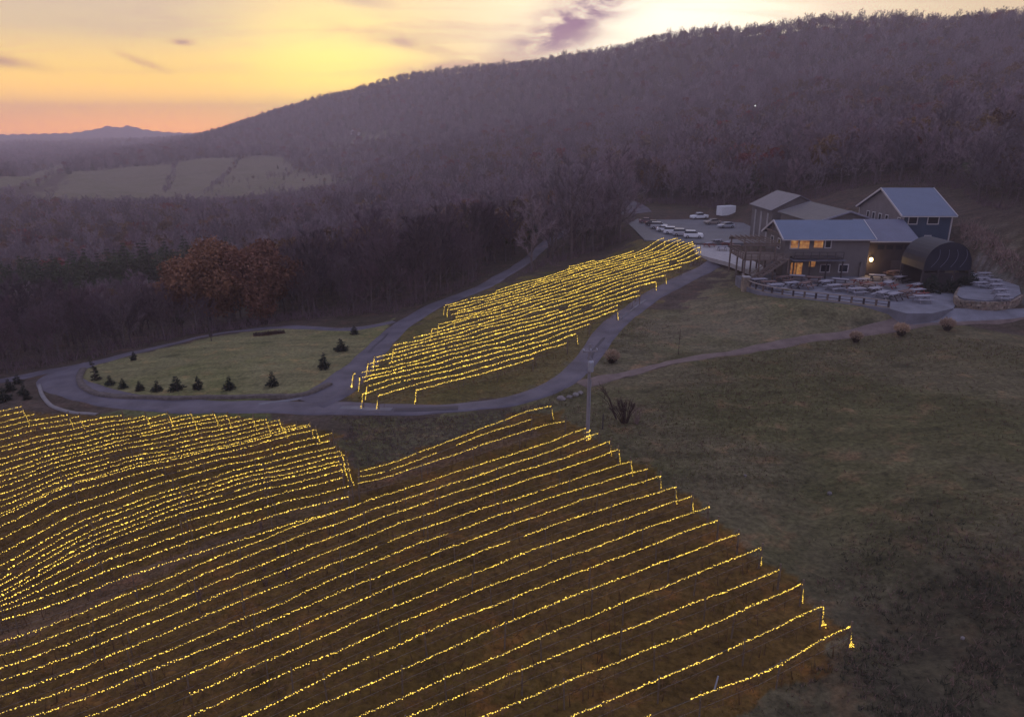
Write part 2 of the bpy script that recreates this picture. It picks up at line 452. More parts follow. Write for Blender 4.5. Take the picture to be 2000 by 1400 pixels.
# ------------------------------------------------------------------ mesh helpers
class MB:
    def __init__(self):
        self.v, self.f = [], []

    def add(self, vs, fs):
        o = len(self.v)
        self.v.extend(tuple(map(float, p)) for p in vs)
        self.f.extend(tuple(i + o for i in f) for f in fs)

    def box(self, x0, y0, z0, x1, y1, z1):
        self.add([(x0, y0, z0), (x1, y0, z0), (x1, y1, z0), (x0, y1, z0), (x0, y0, z1), (x1, y0, z1), (x1, y1, z1), (x0, y1, z1)],
                 [(0, 3, 2, 1), (4, 5, 6, 7), (0, 1, 5, 4), (1, 2, 6, 5), (2, 3, 7, 6), (3, 0, 4, 7)])

    def beam(self, p, q, w, h):
        p, q = Vector(p), Vector(q)
        d = (q - p).normalized()
        s = d.cross(Vector((0, 0, 1)))
        if s.length < 1e-3:
            s = Vector((1, 0, 0))
        s.normalize()
        u = s.cross(d).normalized()
        c = []
        for e in (p, q):
            for a, b in ((-1, -1), (1, -1), (1, 1), (-1, 1)):
                c.append(e + s * a * w / 2 + u * b * h / 2)
        self.add(c, [(0, 1, 2, 3), (7, 6, 5, 4), (0, 4, 5, 1), (1, 5, 6, 2), (2, 6, 7, 3), (3, 7, 4, 0)])

    def tube(self, p, q, r0, r1, n=5, cap=False):
        p, q = Vector(p), Vector(q)
        d = q - p
        if d.length < 1e-6:
            return
        d.normalize()
        a = d.orthogonal().normalized()
        b = d.cross(a)
        vs, fs = [], []
        for i in range(n):
            t = 2 * math.pi * i / n
            o = a * math.cos(t) + b * math.sin(t)
            vs += [p + o * r0, q + o * r1]
        for i in range(n):
            j = (i + 1) % n
            fs.append((2 * i, 2 * j, 2 * j + 1, 2 * i + 1))
        if cap:
            fs.append(tuple(2 * i + 1 for i in range(n)))
            fs.append(tuple(2 * i for i in range(n))[::-1])
        self.add(vs, fs)

    def lathe(self, prof, n=10, c=(0, 0, 0)):
        vs, fs = [], []
        for r, z in prof:
            for i in range(n):
                t = 2 * math.pi * i / n
                vs.append((c[0] + r * math.cos(t), c[1] + r * math.sin(t), c[2] + z))
        for k in range(len(prof) - 1):
            for i in range(n):
                j = (i + 1) % n
                fs.append((k * n + i, k * n + j, (k + 1) * n + j, (k + 1) * n + i))
        fs.append(tuple(range(n))[::-1])
        fs.append(tuple((len(prof) - 1) * n + i for i in range(n)))
        self.add(vs, fs)

    def prism(self, poly, axis, a, b):
        """extrude a 2D polygon along axis ('x': poly in y,z ; 'y': poly in x,z ; 'z': poly in x,y)"""
        def P(p, t):
            return (t, p[0], p[1]) if axis == 'x' else (p[0], t, p[1]) if axis == 'y' else (p[0], p[1], t)
        n = len(poly)
        vs = [P(p, a) for p in poly] + [P(p, b) for p in poly]
        fs = [tuple(range(n))[::-1], tuple(range(n, 2 * n))] + [(i, (i + 1) % n, n + (i + 1) % n, n + i) for i in range(n)]
        self.add(vs, fs)

    def mesh(self, name):
        me = bpy.data.meshes.new(name)
        me.from_pydata(self.v, [], self.f)
        me.validate()
        me.update()
        return me

    def build(self, name, material, parent=None, loc=None, fixn=True, smooth=False):
        me = self.mesh(name)
        if fixn:
            bm = bmesh.new(); bm.from_mesh(me)
            bmesh.ops.recalc_face_normals(bm, faces=bm.faces)
            bm.to_mesh(me); bm.free()
        me.materials.append(material)
        if smooth:
            me.polygons.foreach_set('use_smooth', [True] * len(me.polygons))
        return link(name, me, parent, loc)


def link(name, data, parent=None, loc=None):
    o = bpy.data.objects.new(name, data)
    COL.objects.link(o)
    if parent is not None:
        o.parent = parent
    if loc is not None:
        o.location = loc
    return o


def tag(o, label=None, cat=None, group=None, kind=None):
    if label: o['label'] = label
    if cat: o['category'] = cat
    if group: o['group'] = group
    if kind: o['kind'] = kind
    return o


def empty(name, loc=(0, 0, 0), rz=0.0, label=None, cat=None, group=None):
    o = link(name, None, None, loc)
    o.rotation_euler = (0, 0, rz)
    o.empty_display_size = .2
    return tag(o, label, cat, group)


KIDS = {}


def kids(o):
    if o.name not in KIDS:
        KIDS[o.name] = list(o.children)
    return KIDS[o.name]


def dup(root, loc, rz=0.0, scale=1.0, label=None, group=None, name=None):
    r = root.copy()
    COL.objects.link(r)
    r.location = loc
    r.rotation_euler = (0, 0, rz)
    r.scale = (scale,) * 3 if not isinstance(scale, tuple) else scale
    if label: r['label'] = label
    if group: r['group'] = group
    for c in kids(root):
        d = c.copy()
        COL.objects.link(d)
        d.parent = r
        for e in kids(c):
            h = e.copy()
            COL.objects.link(h)
            h.parent = d
    return r


def np_mesh(name, V, F, material):
    """V (n,3) F (m,k) arrays"""
    V = np.asarray(V, np.float32); F = np.asarray(F, np.int32)
    me = bpy.data.meshes.new(name)
    k = F.shape[1]
    me.vertices.add(len(V)); me.vertices.foreach_set('co', V.ravel())
    me.loops.add(F.size); me.loops.foreach_set('vertex_index', F.ravel())
    me.polygons.add(len(F)); me.polygons.foreach_set('loop_start', np.arange(0, F.size, k, dtype=np.int32))
    me.polygons.foreach_set('loop_total', np.full(len(F), k, np.int32))
    me.update(calc_edges=True)
    me.materials.append(material)
    return me


def slivers(P, D, W, L):
    """two-triangle-free blades: one thin triangle per point. P base, D direction (unit), W width, L length"""
    P = np.asarray(P); n = len(P)
    r = RNG.normal(size=(n, 3))
    S = np.cross(D, r); S /= np.linalg.norm(S, axis=1)[:, None] + 1e-9
    V = np.empty((n, 3, 3))
    V[:, 0] = P - S * W[:, None] / 2
    V[:, 1] = P + S * W[:, None] / 2
    V[:, 2] = P + D * L[:, None]
    return V.reshape(-1, 3), np.arange(3 * n).reshape(-1, 3)


ORD = ['first', 'second', 'third', 'fourth', 'fifth', 'sixth', 'seventh', 'eighth', 'ninth', 'tenth', 'eleventh', 'twelfth', 'thirteenth', 'fourteenth', 'fifteenth', 'sixteenth', 'seventeenth', 'eighteenth', 'nineteenth', 'twentieth',
       'twenty-first', 'twenty-second', 'twenty-third', 'twenty-fourth', 'twenty-fifth', 'twenty-sixth', 'twenty-seventh', 'twenty-eighth', 'twenty-ninth', 'thirtieth', 'thirty-first', 'thirty-second', 'thirty-third', 'thirty-fourth', 'thirty-fifth', 'thirty-sixth', 'thirty-seventh', 'thirty-eighth', 'thirty-ninth', 'fortieth', 'forty-first', 'forty-second', 'forty-third', 'forty-fourth', 'forty-fifth']

# ------------------------------------------------------------------ land cover and ground
REG = {k: hits(v) for k, v in {
    'lawn': [(150,752),(170,715),(300,685),(420,658),(560,638),(700,643),(770,622),(745,655),(700,705),(640,755),(590,768),(400,775),(240,775)],
    'middle': [(665,775),(700,722),(760,660),(835,612),(900,585),(1010,545),(1290,460),(1400,490),(1330,545),(1200,630),(1150,690),(1080,750),(960,785),(820,795),(690,790)],
    'near': [(-300,1100),(-60,800),(60,803),(200,812),(460,812),(600,830),(660,850),(690,915),(760,905),(1080,795),(1175,862),(1375,992),(1510,1105),(1665,1245),(1560,1330),(1420,1400),(1200,1560),(-300,1560)],
    'rough': [(1640,1010),(1760,930),(1900,900),(2100,900),(2200,1100),(2200,1600),(1500,1600),(1560,1400),(1690,1330),(1710,1240)],
    'bare_strip': [(620,1000),(300,1128),(0,1262),(0,1225),(283,1110),(560,1000),(700,952),(900,880),(1040,836),(1060,850),(880,905),(760,945)],
    'far_field': [(60,384),(150,335),(330,320),(480,308),(555,306),(585,335),(690,345),(640,362),(450,382),(230,388)],
    'far_field_b': [(-60,360),(0,350),(110,322),(135,330),(90,352),(0,368),(-60,375)],
    'far_field_c': [(540,292),(640,278),(720,262),(790,260),(740,276),(640,292),(560,300)],
    'far_field_d': [(300,295),(420,284),(560,284),(540,296),(400,300)],
    'gravel': [(1894,500),(1915,500),(1965,538),(2060,595),(2060,612),(1985,590),(1935,545)],
    'far_gap_b': [(-60,358),(0,350),(110,324),(140,332),(110,384),(0,396),(-60,402)],
    'far_gap': [(30,380),(60,384),(230,388),(450,382),(640,362),(700,350),(700,378),(560,396),(450,408),(230,414),(30,408)],
    'hill_meadow': [(1885,318),(1940,300),(2040,290),(2080,330),(1990,345),(1900,338)],
    'clearing': [(700,384),(760,365),(860,345),(880,352),(820,366),(740,380)],
    'weeds': [(1868,440),(1905,440),(1960,480),(2060,540),(2060,560),(1990,545),(1930,500),(1880,478)],
    'verge': [(690,830),(640,815),(850,815),(1000,800),(1085,785),(1060,800),(900,850),(760,905),(700,915),(670,860)],
    'slope': [(1440,505),(1400,560),(1250,640),(1160,700),(1180,740),(1300,700),(1700,640),(1830,615),(1730,605),(1450,560)],
}.items()}
COVER = {'lawn': (.170, .156, .076), 'middle': (.118, .094, .040), 'near': (.118, .070, .021), 'bare_strip': (.135, .085, .050), 'far_field': (.142, .124, .080), 'far_field_b': (.14, .125, .075),  # near: brown soil, its warmth carrying the painted glow of the bulbs
         'far_field_c': (.15, .14, .08), 'far_field_d': (.14, .115, .075), 'gravel': (.15, .135, .14), 'hill_meadow': (.085, .10, .05), 'clearing': (.12, .10, .055), 'weeds': (.12, .092, .080), 'verge': (.105, .092, .052), 'slope': (.135, .115, .072), 'rough': (.026, .023, .017)}  # rough: rank dark grass with the corner vignette painted in


def cover(x, y):
    r = np.hypot(x, y)
    az = np.degrees(np.arctan2(x, y))
    c = np.tile(np.array([.075, .056, .046]), (len(x), 1))
    # the open grass field on the right and the verges near the camera
    field = (r < 118) & (az > 0)
    c[field] = (.108, .092, .052)
    c[(r < 60) & (az <= 0)] = COVER['near']
    c[(r >= 60) & (r < 92) & (az <= -20)] = (.11, .108, .05)
    far = smooth01((r - 1800) / 1500)[:, None]
    pat = (np.sin(x * .004 + y * .0017) * np.sin(y * .0031 - x * .0013) > .35)[:, None]
    c = c * (1 - far) + far * np.where(pat, (.075, .068, .05), (.04, .036, .04))
    for k in ('near', 'middle', 'lawn', 'slope', 'verge', 'bare_strip', 'far_field', 'far_field_b', 'far_field_c', 'far_field_d', 'hill_meadow', 'clearing', 'weeds', 'gravel'):
        jx = 0.0 if k in ('lawn', 'bare_strip', 'gravel') else (1.2 if r.min() < 1 else 1.2) * (np.sin(x * .9 + 2 * np.sin(y * .37)) + np.sin(y * 1.3 + x * .21)) * np.clip(r / 110, .3, 6)
        m = in_poly(x + jx, y - jx * .6, REG[k])
        c[m] = COVER[k]
    # ranker grass to the right, darkened further to stand in for lens vignette
    w = smooth01((az - 20) / 16) * smooth01((66 - r) / 24) * (az > 0) * np.clip(.72 + .28 * np.sin(x * .5 + 2 * np.sin(y * .35)) * np.sin(y * .4 + 1.5 * np.sin(x * .27)), 0, 1)
    w = np.where(in_poly(x, y, REG['near']), 0, w)[:, None]
    c = c * (1 - w) + np.array(COVER['rough']) * w
    return c


def build_ground():
    az = np.concatenate([np.arange(-180, -50, 4), np.arange(-50, 50, .28), np.arange(50, 180, 4)])
    az = np.radians(az)
    r = np.concatenate([[3, 6, 10, 14], np.geomspace(17, 260, 270), np.geomspace(266, 5200, 130)])
    A, R_ = np.meshgrid(az, r, indexing='ij')
    x = (np.sin(A) * R_).ravel(); y = (np.cos(A) * R_).ravel()
    x0 = np.concatenate([x, [0.0]]); y0 = np.concatenate([y, [0.0]])
    z = H(x0, y0)
    na, nr = len(az), len(r)
    i = np.arange(na)[:, None]; j = np.arange(nr - 1)[None]
    i2 = (i + 1) % na
    F = np.stack([i * nr + j, i * nr + j + 1, i2 * nr + j + 1, i2 * nr + j], -1).reshape(-1, 4)
    V = np.stack([x0, y0, z], 1)
    t = bpy.data.materials.new('ground_cover'); t.use_nodes = True
    g = NG(t.node_tree); b = t.node_tree.nodes['Principled BSDF']
    b.inputs['Roughness'].default_value = .95; b.inputs['Specular IOR Level'].default_value = .08
    att = g.n('ShaderNodeAttribute', attribute_name='cover').outputs['Color']
    co = g.n('ShaderNodeTexCoord').outputs['Object']
    n1 = g.noise(co, .045, 5, .6, .4)
    n2 = g.noise(co, .32, 5, .65, .3)
    n3 = g.noise(co, 2.2, 4, .7)
    st = g.n('ShaderNodeMapping', ins={'Vector': co, 'Rotation': (0, 0, math.radians(35)), 'Scale': (.25, 1, 1)}).outputs[0]
    n4 = g.noise(st, .55, 4, .6)
    def tint(k):
        return g.mix(1.0, att, k, 'MULTIPLY')
    col = g.mix(g.maprange(n1, .42, .62, 0, .85, True), att, tint((.78, .86, .66)))
    col = g.mix(g.maprange(n2, .52, .72, 0, .75, True), col, tint((1.70, 1.27, 1.18)))
    col = g.mix(g.maprange(n2, .46, .28, 0, .80, True), col, tint((.42, .45, .42)))
    v = g.math('MULTIPLY', g.maprange(n3, .25, .75, .40, 1.50), g.maprange(n4, .3, .7, .75, 1.25))
    col = g.mix(1.0, col, g.n('ShaderNodeCombineColor', ins={0: v, 1: v, 2: v}).outputs[0], 'MULTIPLY')
    t.node_tree.links.new(col, b.inputs['Base Color'])
    hgt = g.math('ADD', g.math('MULTIPLY', n3, .5), n2)
    bn = g.n('ShaderNodeBump', ins={'Strength': .9, 'Distance': .22, 'Height': hgt})
    t.node_tree.links.new(bn.outputs[0], b.inputs['Normal'])
    me = np_mesh('ground', V, F, t)
    bm = bmesh.new(); bm.from_mesh(me)
    bm.verts.ensure_lookup_table()
    c = bm.verts[len(x)]
    for k in range(na):
        bm.faces.new((c, bm.verts[k * nr], bm.verts[((k + 1) % na) * nr]))
    bmesh.ops.recalc_face_normals(bm, faces=bm.faces)
    bm.to_mesh(me); bm.free()
    if me.polygons[len(me.polygons) // 2].normal.z < 0:
        me.flip_normals()
    a = me.attributes.new('cover', 'FLOAT_COLOR', 'POINT')
    cc = np.ones((len(V), 4), np.float32); cc[:, :3] = cover(V[:, 0], V[:, 1])
    a.data.foreach_set('color', cc.ravel())
    me.polygons.foreach_set('use_smooth', [True] * len(me.polygons))
    o = link('ground', me)
    tag(o, kind='structure')


build_ground()


def build_mountains():
    prof = [(-900,262),(-500,258),(-300,262),(-100,261),(0,263),(60,262),(100,261),(140,260),(165,256),(190,252),(204,247.5),(215,246),(228,249.5),(236,249),(248,245.5),(262,248),(280,253),(310,257),(340,259),(420,262),(600,262)]
    xs = np.arange(-900, 600, 5)
    ys = np.interp(xs, [p[0] for p in prof], [p[1] for p in prof])
    rows = [(4000, 0.0), (4150, .16), (4300, .42), (4450, .75), (4600, 1.0), (4800, .6), (5000, 0)]
    V = []
    for d, k in rows:
        for a, b in zip(xs, ys):
            q = ray(a, b); t = 4600 / math.hypot(q[0], q[1])
            top = CAM_H + q[2] * t
            wob = .10 * math.sin(a * .05 + d * .01) + .06 * math.sin(a * .13 + d * .004)
            kk = k if k in (0.0, 1.0) else max(0, k + wob)
            dirx, diry = q[0] / math.hypot(q[0], q[1]), q[1] / math.hypot(q[0], q[1])
            V.append((dirx * d, diry * d, -75 + (top + 75 + 3 * math.sin(a * .31) * k) * kk))
    n = len(xs)
    F = [(i * n + j, i * n + j + 1, (i + 1) * n + j + 1, (i + 1) * n + j) for i in range(len(rows) - 1) for j in range(n - 1)]
    me = np_mesh('mountains', V, np.array(F), M['mountain'])
    me.polygons.foreach_set('use_smooth', [True] * len(me.polygons))
    tag(link('mountains', me), kind='structure')


build_mountains()


# ------------------------------------------------------------------ roads
def catmull(P, step=1.2):
    P = np.asarray(P, float)
    Q = np.vstack([2 * P[0] - P[1], P, 2 * P[-1] - P[-2]])
    out = []
    for i in range(1, len(Q) - 2):
        n = max(2, int(np.linalg.norm(Q[i + 1] - Q[i]) / step))
        for k in range(n):
            t = k / n
            out.append(.5 * (2 * Q[i] + (Q[i + 1] - Q[i - 1]) * t + (2 * Q[i - 1] - 5 * Q[i] + 4 * Q[i + 1] - Q[i + 2]) * t * t + (3 * Q[i] - Q[i - 1] - 3 * Q[i + 1] + Q[i + 2]) * t ** 3))
    out.append(P[-1])
    return np.array(out)


ROADS = []


def ribbon(name, pts, width, material, lift, kind='structure', nx=4, px=True, edge_noise=0.12):
    """a paved strip draped on the ground with its own thickness; pts are photo pixels on the ground or world xy"""
    W = hits([p[:2] for p in pts])[:, :2] if px else np.array([p[:2] for p in pts], float)
    C = catmull(W)
    wd = np.interp(np.linspace(0, 1, len(C)), np.linspace(0, 1, len(pts)), [p[2] if len(p) > 2 else width for p in pts])
    T = np.gradient(C, axis=0); T /= np.linalg.norm(T, axis=1)[:, None] + 1e-9
    N = np.stack([-T[:, 1], T[:, 0]], 1)
    V, F = [], []
    s = np.linspace(-1, 1, nx + 1)
    jl = np.convolve(RNG.normal(size=len(C) + 8), np.ones(9) / 3, 'valid') * edge_noise
    jr = np.convolve(RNG.normal(size=len(C) + 8), np.ones(9) / 3, 'valid') * edge_noise
    cols = []
    for q in s:
        off = q * wd / 2 + (jl if q < -.99 else jr if q > .99 else 0)
        p = C + N * off[:, None]
        z = H(p[:, 0], p[:, 1]) + lift
        cols.append(np.column_stack([p, z]))
    lo = [c.copy() for c in (cols[0], cols[-1])]
    for c, sg in zip(lo, (-1, 1)):
        c[:, 2] -= lift + .12
        c[:, :2] += N * (.12 * sg)
    cols = [lo[0]] + cols + [lo[1]]
    V = np.stack(cols, 1).reshape(-1, 3)
    k = len(cols)
    i = np.arange(len(C) - 1)[:, None]; j = np.arange(k - 1)[None]
    F = np.stack([i * k + j, i * k + j + 1, (i + 1) * k + j + 1, (i + 1) * k + j], -1).reshape(-1, 4)
    me = np_mesh(name, V, F, material)
    if me.polygons[k].normal.z < 0:
        me.flip_normals()
    o = link(name, me)
    tag(o, kind=kind)
    ROADS.append(np.column_stack([C, wd]))
    return o


ribbon('loop_road', [(1432,496,4.0),(1395,516,3.8),(1340,545,3.6),(1255,592,3.6),(1190,642,3.6),(1150,695,3.8),(1100,744,4.0),(1030,775,3.6),(950,791,3.2),(850,800,3.0),(740,801,3.0),(650,798,3.4),(540,795,4.2),(430,795,4.2),(300,790,4.2),(200,776,4.6),(125,752,5.4),(118,732,5.0),(180,708,2.8)], 3.5, M['asphalt'], .05)
ribbon('upper_road', [(600,786,6.5),(645,765,4.6),(690,728,4.0),(728,690,4.0),(762,655,4.0),(800,626,4.2),(862,592,4.0),(935,564,3.6),(990,534,3.4),(1030,508,3.4),(1062,480,3.4),(1110,450,3.4),(1180,425,4.0),(1245,412,5)], 4.0, M['asphalt'], .066)
ribbon('back_road', [(-120,760,2.6),(0,744,2.6),(100,724,2.6),(200,705,2.6),(300,680,2.4),(420,653,2.4),(560,639,2.2),(680,643,2.2),(770,628,2.4)], 2.4, M['asphalt'], .034)
ribbon('gravel_track', [(1135,752,2.8),(1200,738,2.3),(1280,718,2.0),(1380,697,2.4),(1500,675,2.7),(1640,654,2.9),(1760,634,2.8),(1860,622,3.4),(2000,612,3.6),(2150,600,3.6)], 3.0, M['gravel_track'], .038, edge_noise=.3)
ribbon('winery_path', [(1770,618,4.5),(1830,618,3.0),(1900,612,2.2),(2020,607,2.0)], 3.0, M['patio'], .06)
ribbon('road_patch', [(770,802.5),(830,801),(895,798)], 1.1, M['tar'], .078, edge_noise=.2)
ribbon('road_patch', [(665,797),(720,799.5),(765,800)], 1.0, M['asphalt_light'], .078, edge_noise=.2)
ribbon('road_patch', [(505,790),(560,783),(590,778)], .5, M['asphalt_light'], .078, edge_noise=.15)
ribbon('road_patch', [(1180,660),(1160,684),(1150,702)], .8, M['tar'], .078, edge_noise=.2)
ribbon('road_patch', [(1262,586),(1235,606),(1212,624)], .6, M['asphalt_light'], .078, edge_noise=.15)
ribbon('road_patch', [(720,690),(742,668),(757,652)], .5, M['tar'], .092, edge_noise=.15)
ribbon('forest_road', [(1255,416,6),(1235,402,6),(1205,388,6),(1180,378,6),(1140,372,5)], 6, M['asphalt'], .05)


def kerb(name, pts, w, h, material, label, cat):
    C = catmull(hits(pts)[:, :2], .8)
    T = np.gradient(C, axis=0); T /= np.linalg.norm(T, axis=1)[:, None] + 1e-9
    N = np.stack([-T[:, 1], T[:, 0]], 1)
    cols = []
    for off, dz in ((-w / 2, -.15), (-w / 2, h), (w / 2, h), (w / 2, -.15)):
        p = C + N * off
        cols.append(np.column_stack([p, H(p[:, 0], p[:, 1]) + dz + (RNG.normal(size=len(p)) * .02 if dz > 0 else 0)]))
    V = np.stack(cols, 1).reshape(-1, 3)
    i = np.arange(len(C) - 1)[:, None]; j = np.arange(3)[None]
    F = np.stack([i * 4 + j, i * 4 + j + 1, (i + 1) * 4 + j + 1, (i + 1) * 4 + j], -1).reshape(-1, 4)
    o = link(name, np_mesh(name, V, F, material))
    return tag(o, label, cat)


kerb('concrete_kerb', [(76,752),(84,775),(104,795),(140,806),(190,810)], .45, .16, M['kerbstone'], 'pale concrete kerb curving round the outside of the road bend', 'kerb')
kerb('stone_edging', [(163,722),(156,738),(162,756),(190,771),(240,777),(330,780),(430,778),(540,776),(600,771),(645,752)], .8, .34, M['edging'], 'low stone edging between the mown lawn and the road', 'edging')


def slab(name, poly, z0, z1, material, kind='structure'):
    m = MB()
    m.prism(poly, 'z', z0, z1)
    o = m.build(name, material)
    return tag(o, kind=kind)


# ------------------------------------------------------------------ vineyard rows with their strings of lights
TRACE = {1:[(48,1236),(122,1208),(193,1179),(255,1156),(350,1117),(414,1094),(478,1066),(549,1037),(622,1010),(671,994),(700,980),(758,963),(824,939),(893,924),(944,904),(977,897),(1032,871),(1094,859),(1143,836)],
2:[(0,1280),(33,1267),(122,1236),(164,1221),(221,1191),(277,1172),(348,1141),(423,1112),(478,1090),(700,1004),(771,981),(837,957),(895,942),(939,925),(988,911),(1050,886),(1132,860),(1171,845)],
3:[(0,1303),(66,1277),(166,1243),(239,1211),(348,1166),(423,1135),(461,1119),(538,1090),(700,1028),(789,997),(853,973),(899,957),(950,940),(997,924),(1050,906),(1192,861)],
4:[(0,1332),(80,1298),(137,1278),(190,1256),(237,1241),(348,1196),(392,1179),(434,1161),(465,1148),(545,1112),(582,1098),(700,1052),(786,1021),(833,1006),(906,977),(948,964),(999,944),(1050,932),(1158,895),(1209,876)],
5:[(0,1357),(33,1345),(111,1320),(155,1300),(210,1278),(266,1258),(332,1225),(350,1221),(383,1211),(425,1192),(483,1166),(549,1143),(580,1130),(633,1104),(700,1081),(766,1055),(811,1041),(884,1012),(939,994),(1001,966),(1050,956),(1147,926),(1234,900)],
6:[(0,1390),(42,1371),(95,1358),(131,1347),(182,1324),(266,1291),(350,1253),(394,1241),(447,1217),(509,1190),(571,1167),(605,1149),(660,1125),(744,1089),(833,1060),(893,1031),(950,1015),(994,997),(1050,980),(1114,958),(1158,945),(1203,933),(1263,913)],
7:[(51,1399),(151,1368),(195,1348),(263,1325),(350,1286),(412,1262),(474,1235),(514,1220),(563,1198),(631,1166),(700,1140),(740,1124),(824,1090),(870,1070),(921,1048),(966,1038),(1050,1004),(1119,984),(1176,966),(1288,927)],
8:[(168,1398),(261,1365),(348,1321),(394,1308),(461,1277),(505,1257),(556,1237),(616,1212),(691,1179),(700,1175),(749,1150),(793,1132),(842,1114),(895,1089),(935,1074),(994,1055),(1050,1031),(1099,1019),(1156,1001),(1214,981),(1318,949)],
9:[(275,1398),(348,1360),(396,1345),(450,1322),(509,1297),(571,1267),(638,1239),(678,1223),(700,1216),(762,1186),(820,1158),(875,1142),(921,1117),(972,1098),(1050,1070),(1099,1050),(1145,1038),(1205,1017),(1282,993),(1348,964)],
10:[(350,1400),(405,1380),(454,1362),(505,1336),(587,1305),(625,1285),(669,1260),(700,1250),(786,1212),(831,1193),(864,1180),(910,1163),(944,1144),(970,1134),(1012,1123),(1048,1109),(1090,1089),(1132,1079),(1201,1055),(1256,1032),(1316,1015),(1382,988)],
11:[(470,1399),(516,1372),(589,1346),(642,1320),(698,1291),(746,1274),(789,1254),(833,1229),(897,1211),(966,1176),(1017,1156),(1048,1148),(1116,1123),(1183,1098),(1209,1089),(1291,1055),(1338,1038),(1400,1015),(1405,1014)],
12:[(563,1400),(616,1378),(671,1352),(700,1339),(731,1330),(773,1309),(833,1278),(884,1263),(939,1236),(994,1211),(1048,1195),(1116,1172),(1152,1145),(1232,1124),(1263,1110),(1300,1089),(1400,1059),(1443,1041)],
13:[(700,1397),(753,1378),(831,1336),(859,1320),(921,1305),(981,1277),(1048,1244),(1088,1234),(1145,1206),(1192,1184),(1238,1170),(1287,1145),(1340,1124),(1398,1104),(1487,1068)],
14:[(804,1399),(873,1362),(926,1342),(975,1325),(1010,1309),(1048,1293),(1101,1276),(1141,1260),(1194,1238),(1240,1220),(1285,1205),(1342,1179),(1398,1158),(1525,1108)],
15:[(939,1398),(999,1378),(1050,1353),(1119,1324),(1174,1304),(1240,1278),(1265,1265),(1311,1248),(1398,1215),(1568,1138)],
16:[(1108,1398),(1189,1366),(1254,1337),(1285,1322),(1316,1308),(1360,1293),(1398,1277),(1492,1234),(1608,1182)],
17:[(1263,1399),(1333,1372),(1358,1360),(1398,1348),(1440,1328),(1536,1284),(1600,1255),(1662,1220)],
-1:[(700,944),(766,928),(820,907),(866,897),(904,880),(939,870),(988,852),(1050,833),(1077,826),(1105,820)],
-2:[(700,933),(755,917),(833,891),(899,867),(944,849),(999,826),(1041,819)],
-3:[(700,922),(744,906),(824,880),(919,846),(988,818),(1050,799),(1077,792)],
-20:[(0,1224),(137,1162),(208,1135),(350,1074),(472,1026),(571,989),(650,963)]}
AZ = math.radians(55)
AX = np.array([math.sin(AZ), math.cos(AZ)])      # along the rows
PX_ = np.array([math.cos(AZ), -math.sin(AZ)])    # across the rows (towards the camera)
STR_H = 1.78

post_me = {}
for h, nm in ((1.95, 'post'), (2.1, 'end_post')):
    mb = MB(); mb.tube((0, 0, -.3), (0, 0, h), .05 if nm == 'post' else .075, .045 if nm == 'post' else .065, 6, True)
    me = mb.mesh(nm); me.materials.append(M['post']); post_me[nm] = me

OCT_V = np.array([(1, 0, 0), (-1, 0, 0), (0, 1, 0), (0, -1, 0), (0, 0, 1), (0, 0, -1)], float)
OCT_F = np.array([(0, 2, 4), (2, 1, 4), (1, 3, 4), (3, 0, 4), (2, 0, 5), (1, 2, 5), (3, 1, 5), (0, 3, 5)])
ROWLINES = []


def polyline(P, r, n=3):
    mb = MB()
    for a, b in zip(P[:-1], P[1:]):
        mb.tube(a, b, r, r, n)
    return mb


